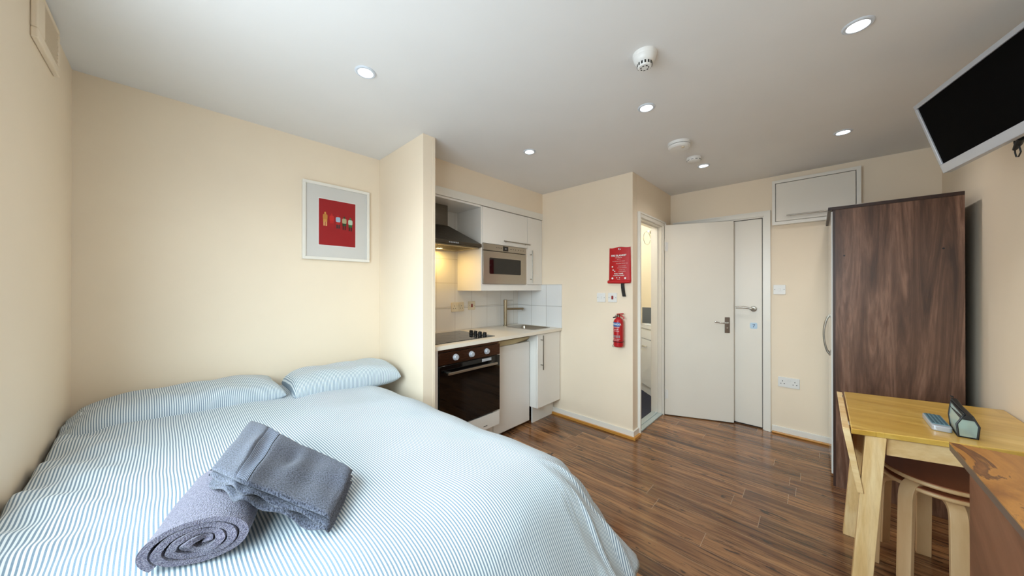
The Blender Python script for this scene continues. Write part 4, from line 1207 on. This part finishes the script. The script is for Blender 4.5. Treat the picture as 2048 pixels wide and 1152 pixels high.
# ------------------------------------------------------------------ stacked stools
def stool(label, c, z0, rot):
    t = thing('bentwood_stool', label, 'stool', (c[0], c[1], z0), 'stacked bentwood stools')
    cc = Vector((c[0], c[1], 0))
    sh = .438
    seat = B().lathe((c[0], c[1], z0), [(.001, sh), (.166, sh), (.174, sh + .004), (.176, sh + .010), (.174, sh + .016), (.166, sh + .020), (.001, sh + .020)], seg=48)
    mk('seat', seat, M['ply'], t, angle=50)
    mk('shaded_seat_top', B().lathe((c[0], c[1], z0), [(.170, sh + .0185), (.168, sh + .0215), (.001, sh + .022)], seg=48), M['seatshade'], t, angle=50)  # thin disc over the ply, shade under the table painted into its colour
    for k in range(4):
        a = rot + k * math.pi / 2
        d = Vector((math.cos(a), math.sin(a), 0)); s_ = Vector((-math.sin(a), math.cos(a), 0))
        path = [(0.05, sh - .011), (.12, sh - .011), (.150, sh - .014), (.170, sh - .026), (.181, sh - .048), (.185, sh - .075), (.190, .2), (.196, 0)]
        wdt = .024
        b = B()
        th = .010
        secs = []
        for i, (r, z) in enumerate(path):
            r0, z0_ = path[max(0, i - 1)]; r1, z1_ = path[min(len(path) - 1, i + 1)]
            tv = Vector((r1 - r0, z1_ - z0_)).normalized(); nv = Vector((-tv.y, tv.x))
            sec = []
            for (aa, bb) in ((1, 1), (1, -1), (-1, -1), (-1, 1)):
                rr_ = r + nv.x * th * aa; zz = z + nv.y * th * aa
                if i == len(path) - 1: zz = 0
                sec.append(cc + d * rr_ + s_ * wdt * bb + Vector((0, 0, z0 + zz)))
            secs.append(sec)
        loft(b, secs)
        b.b.faces.new([b.b.verts[j] for j in (0, 1, 2, 3)]) if False else None
        mk('leg', b, M['ply'], t, bevel=.002)
    return t
SCX = (2.372, -.402)
stool('lower bentwood stool of the stacked pair under the drop-leaf table', SCX, 0, R(5))
stool('upper bentwood stool of the stacked pair under the drop-leaf table', SCX, .036, R(52))

# ------------------------------------------------------------------ things on the table
rmt = thing('remote_control', 'grey television remote lying on the birch table by the pouch', 'remote control', (2.215, -.368, tz))
ra, rb_ = Vector((2.335, -.372, tz)), Vector((2.135, -.370, tz))
rdir = (rb_ - ra).normalized(); rside = Vector((-rdir.y, rdir.x, 0))
mk('remote_body', B().plate(ra * .5 + rb_ * .5, rdir, rside, EZ, .185, .052, .022, .010), M['silver'], rmt, bevel=.004, seg=3)
mk('keypad', B().plate(ra * .5 + rb_ * .5 + EZ * .022 - rdir * .008, rdir, rside, EZ, .155, .046, .0012, .004), plain('blue_grey_keypad', '#6F8F98', .5), rmt, smooth=False)
keym = plain('dark_teal_keys', '#435C66', .5)
for i in range(11):
    for j in range(4):
        mk('button', B().plate(ra * .5 + rb_ * .5 + EZ * .023 + rdir * (-.078 + i * .0135) + rside * (-.0165 + j * .011), rdir, rside, EZ, .008, .007, .0016, .002), keym, rmt, smooth=False)

po = thing('toiletry_pouch', 'clear plastic zip pouch with black trim standing on the table', 'pouch', (2.20, -.42, tz))
pa, pb_, pcn = Vector((2.262, -.395, tz)), Vector((2.118, -.420, tz)), Vector((2.155, -.468, tz))
# wedge shaped bag: long bottom, narrow zip top leaning away
bot = [Vector((2.258, -.412, tz + .002)), Vector((2.118, -.404, tz + .002)), Vector((2.122, -.449, tz + .002)), Vector((2.252, -.450, tz + .002))]
midl = [Vector((2.262, -.408, tz + .05)), Vector((2.116, -.400, tz + .05)), Vector((2.118, -.452, tz + .05)), Vector((2.254, -.454, tz + .05))]
top = [Vector((2.266, -.414, tz + .104)), Vector((2.128, -.418, tz + .084)), Vector((2.130, -.440, tz + .082)), Vector((2.260, -.430, tz + .104))]
pvb = B(); loft(pvb, [bot, midl, top]); pvb.b.faces.ensure_lookup_table()
mk('clear_sides', pvb, M['vinyl'], po, sub=0)
tr_ = B()
for k in range(4):
    tr_.tube([bot[k], midl[k], top[k]], .0032, 8)
tr_.tube(bot, .0035, 8, closed=True)
tr_.tube(top, .0035, 8, closed=True)
mk('black_piping', tr_, M['black'], po)
ztl = [midl[k].lerp(top[k], .58) for k in range(4)]
zc_ = sum(ztl, Vector()) / 4
ztl = [zc_ + (p - zc_) * 1.05 for p in ztl]
zt_ = B().hexa(ztl, [top[0] + Vector((.016, -.002, .012)), top[1] + Vector((-.002, -.008, .004)), top[2] + Vector((-.002, .004, .004)), top[3] + Vector((.016, .0, .012))])
mk('zip_top', zt_, M['black'], po, bevel=.001)
mk('zip_puller', B().plate(top[0] + Vector((.022, -.006, .014)), (1, 0, 0), (0, 1, 0), EZ, .02, .008, .004, .002), M['black'], po)
cn = B().tube([bot[0] * .55 + bot[2] * .45 + EZ * .016, bot[0] * .5 + bot[2] * .5 + EZ * .06], .016, 16)
tag(mk('travel_bottle', cn, plain('pale_lotion_bottle', '#D6D0BE', .4)), 'pale little bottle inside the clear zip pouch on the table', 'bottle')

# ------------------------------------------------------------------ near cabinet at the lower right
sc_ = thing('side_cabinet', 'brown wooden side cabinet in the lower right corner in front of the table', 'cabinet', (1.25, -.48, 0))
sz = .82
mk('cabinet_top', B().box(.70, 1.742, YR + .02, -.314, sz - .004, sz), M['sidetop'], sc_, smooth=False)
sbm = B()
loft(sbm, [[Vector((x, y, z)) for x, y in ((.70 + o, YR + .02), (1.742 - o, YR + .02), (1.742 - o, -.314 - o), (.70 + o, -.314 - o))] for o, z in ((.030, sz - .048), (.010, sz - .034), (.001, sz - .026), (0, sz - .004))])
mk('top_moulding', sbm, M['sideedge'], sc_, smooth=False)
mk('cabinet_body', B().box(.74, 1.708, YR + .03, -.346, .0, sz - .048), M['sidebody'], sc_, bevel=.002)

# ------------------------------------------------------------------ television on the right wall
ta = R(25)
th_ = Vector((math.cos(ta) * math.cos(R(8)), math.sin(ta) * math.cos(R(8)), -math.sin(R(8)))); tvv = Vector((.038, .241, .970)).normalized(); tn = tvv.cross(th_).normalized()
if tn.y < 0: tn = -tn
TBL = Vector((2.327, -.409, 1.826))       # far lower corner
TW, THH = .50, .34
def TV(a, b_, n): return TBL - th_ * a + tvv * b_ + tn * n
tvo = thing('television', 'wall-mounted flat television with silver frame tilted down at the upper right', 'television', tuple(TV(TW / 2, 0, -.05)))
fmb = B()
def tvbox(b, a0, a1, b0, b1, n0, n1):
    b.hexa([TV(a0, b0, n0), TV(a1, b0, n0), TV(a1, b1, n0), TV(a0, b1, n0)], [TV(a0, b0, n1), TV(a1, b0, n1), TV(a1, b1, n1), TV(a0, b1, n1)])
    return b
for q in ((0, TW, 0, .040), (0, TW, THH - .020, THH), (0, .012, .04, THH - .020), (TW - .012, TW, .04, THH - .020)): tvbox(fmb, *q, -.028, .004)
mk('bezel', fmb, M['silver'], tvo, bevel=.002)
mk('screen', tvbox(B(), .011, TW - .011, .039, THH - .019, -.02, -.002), M['screen'], tvo, smooth=False)
mk('back_shell', tvbox(tvbox(B(), .01, TW - .14, .01, THH - .01, -.042, -.028), .10, TW - .20, .05, THH - .06, -.058, -.042), M['black'], tvo, bevel=.004)
tb_ = thing('television_bracket', 'black metal wall bracket behind the television', 'bracket', (2.12, YR, 1.95))
bc_ = TV(TW * .42, THH / 2, -.060)
mk('wall_plate', B().box(bc_.x - .06, bc_.x + .06, YR, YR + .012, 1.95, 2.15), M['black'], tb_)
mk('arm', B().tube([Vector((bc_.x, YR + .012, 2.06)), Vector((bc_.x + .02, (YR + bc_.y) / 2, 2.08)), bc_], .010, 10), M['black'], tb_)
cbp = TV(.195, .002, -.046)
cp_ = B().tube([cbp + Vector((0, -.01, .02)), cbp + Vector((.01, -.015, -.01)), cbp + Vector((.022, -.018, -.028)), cbp + Vector((.020, -.02, -.045)), cbp + Vector((.0, -.02, -.05)), cbp + Vector((-.018, -.02, -.038)), cbp + Vector((-.02, -.015, -.01)), cbp + Vector((-.05, -.01, .02))], .0022, 8)
cab = thing('tv_cable', 'looped black cable hanging below the television', 'cable', tuple(cbp))
mk('cable_loop', cp_, M['black'], cab)
mk('cable_plug', B().tube([cbp + Vector((.012, -.015, -.018)), cbp + Vector((-.02, -.015, -.006)), cbp + Vector((-.05, -.012, .004))], [.006, .010, .009], 10), M['black'], cab)

print('objects', len(bpy.data.objects))
